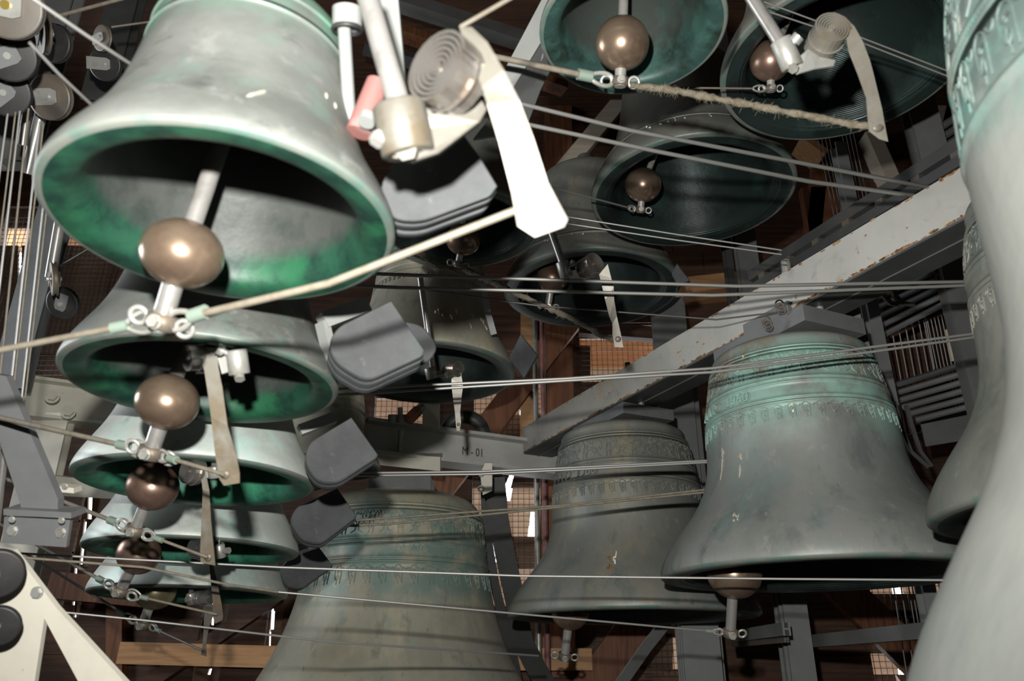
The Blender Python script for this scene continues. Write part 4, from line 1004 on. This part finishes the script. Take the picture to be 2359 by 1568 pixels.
post('level steel pipe right of the bottom steel post', 1856, 1478, 2200, 1446, 26, 3.3, name='steel_rail', depth=.03, horiz=True)
post('level steel bar left of the bottom steel post', 1690, 1466, 1812, 1448, 24, 3.5, name='steel_rail', depth=.03, horiz=True)
post('lower thin level bar left of the bottom steel post', 1690, 1484, 1812, 1472, 12, 3.5, 'rust_steel', name='steel_rail', depth=.02, horiz=True)
for x0, x1, lb in [(1236, 1242, 'left pale conduit pipe rising beside the dark red timber post'), (1262, 1262, 'right copper conduit pipe rising beside the dark red timber post')]:
    a = PY(x0 + 22, 640, 4.5); b_ = PY(x1, 1560, 4.5); b_.z = 0
    tag(MB().tube([Vector((b_.x, 4.5, a.z)), Vector((b_.x, 4.5, b_.z))], m_(6.5, 4.4), 12).build('conduit_pipe', 'red_primer' if 'copper' in lb else 'galvanised_steel'), lb, 'pipe')
# dark bent straps right of the biggest bell
def strap(label, pts, w, d, m='dark_steel', th=.012):
    mb = MB(); pp = [P(x, y, d) for x, y in pts]
    sd_ = Vector((1, 0, 0)); vs = []
    for i, p in enumerate(pp):
        tn = (pp[min(i + 1, len(pp) - 1)] - pp[max(i - 1, 0)]).normalized(); s_ = tn.cross(VIEW).normalized() * m_(w / 2, d)
        vs += [p - s_, p + s_, p + s_ + VIEW * th, p - s_ + VIEW * th]
    n = len(pp)
    mb.add(vs, [[i * 4 + k, i * 4 + (k + 1) % 4, (i + 1) * 4 + (k + 1) % 4, (i + 1) * 4 + k] for i in range(n - 1) for k in range(4)] + [[3, 2, 1, 0], [n * 4 - 4, n * 4 - 3, n * 4 - 2, n * 4 - 1]], 0, False)
    return tag(mb.build('steel_strap', m), label, 'strap')
strap('dark bent steel strap right of the biggest bell', [(1140, 1100), (1148, 1190), (1162, 1270), (1188, 1390), (1206, 1480), (1236, 1540), (1270, 1600)], 46, 3.9)
strap('narrow dark strap hugging the right side of the biggest bell', [(1118, 1130), (1122, 1240), (1140, 1350), (1168, 1460), (1200, 1600)], 22, 3.95)
strap('narrow grey strap hanging beside the streaked dark bell', [(1112, 650), (1124, 720), (1138, 770)], 14, 3.0, 'blue_grey_steel', .006)
strap('diagonal grey steel strut below the large olive bell', [(1546, 1420), (1490, 1490), (1420, 1590)], 26, 3.8, 'blue_grey_steel')
strap('upper curved lever strap behind the turquoise-stained bell', [(2062, 925), (2076, 980), (2100, 1040), (2140, 1076)], 8, 2.7, 'dark_steel', .012)
strap('lower curved lever strap behind the turquoise-stained bell', [(2090, 935), (2102, 980), (2122, 1040), (2148, 1074)], 8, 2.7, 'dark_steel', .012)
# arched wire guides under the pale beam
for k, (x, lb) in enumerate([(2032, 'left curved lever under the pale beam'), (2058, 'right curved lever under the pale beam')]):
    strap(lb, [(x, 650), (x + 6, 680), (x + 22, 698), (x + 50, 702)], 10, 2.9, 'rust_steel', .02)

# roller bars
def bars(n, p0, p1, q0, q1, d, rpx, label, m='blue_grey_steel', group='roller bars'):
    """n bars from line p0..p1 (left ends) to q0..q1 (right ends)"""
    for i in range(n):
        s = i / (n - 1)
        x0, y0 = p0[0] + (p1[0] - p0[0]) * s, p0[1] + (p1[1] - p0[1]) * s
        x1, y1 = q0[0] + (q1[0] - q0[0]) * s, q0[1] + (q1[1] - q0[1]) * s
        a = P(x0, y0, d); b_ = PZ(x1, y1, a.z)
        root = thing('roller_bar', ORD[i] + ' ' + label, 'bar', a, group)
        MB().tube([a, b_], m_(rpx, d), 12).build('tube', m, root)
        mb = MB(); ax = (b_ - a)
        for e in (a, b_): mb.tube([e - ax * .004, e + ax * .004], m_(rpx * 1.15, d), 12)
        mb.build('end_collar', 'galvanised_steel', root)
bars(6, (1960, 690), (2022, 778), (2150, 606), (2182, 696), 3.5, 6.5, 'grey roller bar from the top in the rack under the pale beam', group='upper rack of roller bars')
bars(6, (2045, 892), (2108, 968), (2216, 840), (2240, 934), 3.4, 7, 'grey roller bar from the top in the rack beside the turquoise-stained bell', group='lower rack of roller bars')
bars(5, (2120, 324), (2150, 404), (2250, 240), (2280, 320), 2.96, 9, 'dark roller bar from the top beside the huge blurred bell', 'dark_steel', group='dark roller bars at the upper right')
# pale sheet and boards behind the racks
tag(MB().prism([PY(x, y, 3.9) for x, y in [(2020, 640), (2290, 520), (2310, 960), (2090, 1000)]], (0, .02, 0)).build('back_panel', 'dark_timber'), 'dark wooden panel behind the roller bar racks', 'panel')
for i, (pts, lb) in enumerate([([(2178, 760), (2194, 752), (2210, 826), (2194, 832)], 'bare pale board strip beside the bolted angle upright'), ([(2120, 965), (2240, 930), (2244, 1010), (2134, 1028)], 'grey sheet panel below the lower rack of roller bars')]):
    tag(MB().prism([P(x, y, 3.55) for x, y in pts], VIEW * .01).build('sheet_panel', 'louvre_tan' if i == 0 else 'blue_grey_steel'), lb, 'panel')
for i in range(6):
    x, y = 2066 + i * 11, 775 + (i % 2) * 2 - i * 8
    wire(ORD[i] + ' fine tracker wire from the left between the two roller racks', [(x - 10 + i * 4, y - 8, 3.6), (x + 12 + i * 4, y + 112, 3.6)], 1.5, 'wire_steel', name='tracker_wire', group='fine tracker wires between the roller racks')
for i in range(7):
    x, y = 2128 + i * 8, 738 - i * 3
    wire(ORD[i + 6] + ' fine tracker wire from the left between the two roller racks', [(x, y, 3.6), (x + 24, y + 118, 3.6)], 1.4, 'wire_steel', name='tracker_wire', group='fine tracker wires between the roller racks')
for i in range(11):
    x = 2058 + i * 13 + (i % 3) * 3
    wire(ORD[i] + ' fine tracker wire from the left below the turquoise-stained bell', [(x, 1350 - i * 9, 3.0), (x + 32, 1560 - i * 14, 3.0)], 1.5, 'wire_steel', name='tracker_wire', group='fine tracker wires at the lower right')
for i in range(8):
    x = 1880 + (i // 4) * 58 + (i % 4) * 9
    wire(ORD[i] + ' fine dark tracker wire from the left behind the right-hand timber', [(x, 300, 3.9), (x + 46, 520, 3.9)], 1.1, 'dark_wire', name='tracker_wire', group='fine tracker wires behind the right-hand bells')

# top centre steel hanger beam between the big spring and the topmost bell
t = thing('steel_beam', 'pale slanting steel channel left of the topmost small bell', 'beam', P(1100, 330, 1.75))
MB().prism([P(x, y, 1.62) for x, y in [(1258, -20), (1318, -20), (1180, 205), (1120, 240)]], VIEW * .02 + UP * 0).build('web', 'pale_grey_paint', t)
MB().prism([P(x, y, d) for x, y, d in [(1300, -20, 1.62), (1180, 205, 1.62), (1090, 320, 1.62), (1210, 300, 1.70), (1246, 205, 1.70), (1330, 40, 1.70)]], VIEW * .015).build('flange', 'blue_grey_steel', t)
MB().tube([P(1236, 128, 1.655), P(1236, 128, 1.68)], m_(16, 1.65), 18).build('bolt_hole', 'black_rubber', t)
# steel bits behind the big spring: rod, red clamp, grey posts
t = thing('strut_rod', 'blurred grey strut with black ring right of the nearest bell', 'strut', P(800, 300, 1.0))
MB().tube([P(792, 50, 1.0), P(806, 290, .99)], m_(15, 1.0), 14).build('strut', 'pale_grey_paint', t)
MB().tube([P(800, 20, 1.0), P(800, 62, 1.0)], m_(34, 1.0), 20).build('sleeve', 'pale_grey_paint', t)
MB().ring(P(800, 68, 1.0), (P(800, 0, 1.0) - P(800, 60, 1.0)), m_(33, 1.0), m_(5, 1.0)).build('rubber_ring', 'black_rubber', t)
t = thing('strut_clamp', 'pinkish red painted clamp behind the big spring rod', 'clamp', P(840, 310, .95))
MB().tube([P(870, 190, .97), P(826, 306, .95)], [m_(26, .96), m_(30, .96)], 18).build('barrel', 'red_primer', t)
MB().tube([P(848, 268, .925), P(842, 282, .92)], m_(20, .95), 14).build('bolt_head', 'pale_grey_paint', t)
t = thing('steel_post', 'blurred pale steel post behind the big spring rod', 'post', P(915, 240, 1.1))
MB().bar(P(895, -20, 1.08), P(918, 250, 1.06), m_(44, 1.08), m_(30, 1.08)).build('section', 'pale_grey_paint', t)

# left-hand frame
def plate(label, pts, d, th, m, name='steel_plate', cat='plate', bolts=(), dd=None, boltm='galvanised_steel', br=1):
    P3 = [P(x, y, d if dd is None else dd(x, y)) for x, y in pts]
    cx = sum(p[0] for p in pts) / len(pts); cy = max(p[1] for p in pts)
    t = thing(name, label, cat, P(cx, cy, d))
    MB().prism(P3, VIEW * th).build('plate', m, t)
    for (x, y, rp) in bolts:
        MB().hexbolt(P(x, y, (d if dd is None else dd(x, y)) - .001), -VIEW, m_(rp, d), m_(rp * .9, d)).build('bolt', boltm, t)
    return t
t = thing('steel_beam', 'warm grey I-beam with two hexagon bolts at the left', 'beam', P(150, 960, 3.3))
a = P(-40, 905, 3.3); b_ = PZ(420, 962, a.z); dr = (b_ - a).normalized(); s_ = dr.cross(UP); s_ = -s_ if s_.y > 0 else s_
MB().sweep(I_prof(.12, m_(96, 3.3), .014, .012), a, b_, s_, UP).build('girder', 'warm_grey_paint', t)
for x, y in ((120, 914), (157, 950)):
    q = P(x, y, 2.56); MB().hexbolt(P(x, y, 3.26), s_, m_(12, 3.3), m_(15, 3.3)).build('bolt', 'warm_grey_paint', t)
post('broad warm grey steel upright under the bolted I-beam', 126, 955, 110, 1620, 84, 3.4, 'warm_grey_paint', floor=True)
post('blue-grey steel upright behind the upper left pulleys', 144, -30, 118, 380, 90, 2.5, 'blue_grey_steel', roof=True)
post('dark steel frame upright left of the nearest bell', 300, -30, 268, 240, 70, 2.9, 'dark_steel', roof=True)
post('grey steel upright behind the cords at the left', 135, 470, 110, 900, 70, 3.5, 'blue_grey_steel')
plate('level warm grey steel web behind the third bell of the left row', [(110, 1094), (280, 1112), (280, 1150), (110, 1140)], 3.3, .02, 'warm_grey_paint', cat='plate')
plate('dark sloping steel arm crossing the left edge', [(-20, 860), (14, 866), (134, 1150), (132, 1182), (52, 1178), (-20, 960)], 1.5, .02, 'blue_grey_steel', name='sloping_girder', cat='girder')
plate('grey bracket plate with four bolts at the left edge', [(10, 1190), (162, 1196), (152, 1260), (4, 1250)], 1.5, .01, 'blue_grey_steel', name='bracket_plate', cat='bracket', bolts=[(30, 1222, 10), (141, 1226, 10)])
plate('flat ledge of the bolted bracket at the left edge', [(8, 1172), (164, 1180), (164, 1194), (8, 1186)], 1.48, .05, 'blue_grey_steel', name='bracket_ledge', cat='bracket', bolts=[(28, 1196, 6), (142, 1198, 6)])
plate('pale steel gusset with bolts at the bottom left corner', [(-20, 1262), (30, 1268), (130, 1400), (296, 1580), (186, 1580), (102, 1424), (78, 1580), (-20, 1580)], 1.35, .012, 'warm_grey_paint', name='gusset_plate', cat='plate', bolts=[(86, 1364, 11)])
plate('small steel clip block above the bolted bracket', [(128, 1118), (170, 1124), (170, 1136), (128, 1132)], 1.6, .03, 'warm_grey_paint', name='clip_block', cat='clip', bolts=[(150, 1120, 6)])
def wheel(label, x, y, rpx, d, nrm, m='rust_steel', cheek=None, cheekm='galvanised_steel', nut='galvanised_steel', name='pulley', ck=(.30, .0)):
    """grooved pulley; cheek: (dx, dy, length factor) direction of the cheek plate in px"""
    c = P(x, y, d); n = Vector(nrm).normalized(); R = m_(rpx, d); t = thing(name, label, 'pulley', c - UP * R)
    hw = R * .16
    mb = MB(); mb.lathe([(0, -hw), (R * .92, -hw), (R, -hw * .9), (R, -hw * .6), (R * .86, 0), (R, hw * .6), (R, hw * .9), (R * .92, hw), (0, hw)], c, 40, ax=n)
    mb.build('sheave', m, t)
    if cheek:
        dx, dy = cheek; e = (P(x + dx, y + dy, d) - c); e = (e - n * e.dot(n)); L = e.length; e.normalize(); s_ = n.cross(e); hwid = R * .36
        f = c + n * (hw * 1.5)
        pts = [f - e * R * .42 - s_ * hwid * .7, f - e * R * .42 + s_ * hwid * .7, f - e * R * .2 + s_ * hwid, f + e * L + s_ * hwid, f + e * L - s_ * hwid, f - e * R * .2 - s_ * hwid]
        MB().prism(pts, n * hw * .35).build('cheek_plate', cheekm, t)
        MB().prism([p - n * hw * 3.3 for p in pts], n * hw * .35).build('cheek_plate', cheekm, t)
    MB().tube([c - n * hw * 2.4, c + n * hw * 2.4], R * .14, 14).build('axle', nut, t)
    return t
TOC = -VIEW
wheel('large dark pulley with brass nut at the upper left corner', 22, 14, 74, 1.35, TOC + Vector((.25, 0, -.35)), 'rust_steel', (-46, -10), 'galvanised_steel', 'brass')
wheel('dark pulley just below the large one at the left edge', 24, 128, 58, 1.5, TOC + Vector((.3, 0, -.5)), 'black_rubber', (-30, 10), 'blue_grey_steel')
wheel('lowest dark pulley of the stack at the left edge', 14, 212, 54, 1.6, TOC + Vector((.3, 0, -.5)), 'black_rubber', (-24, 18), 'blue_grey_steel')
wheel('tilted rusty pulley with bright cheek plate at the upper left', 102, 76, 48, 1.75, TOC + Vector((-1.2, 0, -.15)), 'rust_steel', (-30, 16), 'bright_steel')
wheel('dark pulley hidden behind the tilted rusty one', 126, 100, 44, 1.95, TOC + Vector((-.2, 0, -.2)), 'black_rubber')
wheel('rusty pulley with wide cheek plate left of the nearest bell', 118, 224, 52, 1.8, TOC + Vector((-.15, 0, -.25)), 'rust_steel', (-52, 0))
wheel('small rusty pulley high up beside the nearest bell', 236, 88, 30, 2.1, TOC + Vector((-.6, 0, -.1)), 'rust_steel', (-30, 4))
wheel('small dark pulley under the small rusty one', 244, 148, 38, 2.15, TOC + Vector((-.1, 0, -.3)), 'black_rubber', (-40, -4))
wheel('tilted pulley with bright cheek plate by the upright cords', 125, 642, 40, 1.9, TOC + Vector((-1.5, 0, -.1)), 'rust_steel', (-22, 6), 'bright_steel')
wheel('dark pulley under the tilted one by the upright cords', 146, 698, 38, 2.0, TOC + Vector((-.1, 0, -.3)), 'black_rubber', (10, -24), 'blue_grey_steel')
wheel('dark rubber roller with white face on the gusset', -6, 1320, 56, 1.28, TOC + Vector((.5, 0, -.1)), 'black_rubber', None, nut='pale_grey_paint', name='rubber_roller')
wheel('dark rubber roller low on the gusset', -2, 1440, 46, 1.28, TOC + Vector((.3, 0, -.1)), 'black_rubber', None, nut='galvanised_steel', name='rubber_roller')
for pts, r, lb in [([(84, 118, 1.85), (52, 335, 1.85)], 11, 'chrome pipe behind the stacked pulleys'), ([(96, 255, 1.9), (62, 400, 1.9)], 13, 'chrome pipe below the rusty pulley'),
                   ([(142, 490, 2.0), (116, 640, 1.98)], 12, 'chrome pipe over the tilted pulley by the cords'), ([(12, 1020, 1.7), (-10, 1210, 1.7)], 9, 'chrome pipe at the left edge behind the sloping arm')]:
    wire(lb, pts, r, 'bright_steel', name='steel_pipe', cat='pipe', n=16)

# overhead frame that carries the small bells
def carrier(label, keys, off=.10):
    pts = [BELL[k]['c'] + UP * (1.545 * BELL[k]['R'] + .12 + .012) for k in keys]
    root = thing('carrier_bar', label, 'bar', pts[0])
    a = pts[0]; b_ = pts[-1]
    for p, q in zip(pts, pts[1:]): MB().bar(p, q, .05, .024).build('bar', 'galvanised_steel', root)
    e = (pts[0] - pts[1]).normalized() if len(pts) > 1 else Vector((0, 1, 0))
    return root
carrier('sloping steel bar the small bells of the left row hang from', ['A1', 'A2', 'A3', 'A4', 'A5'])
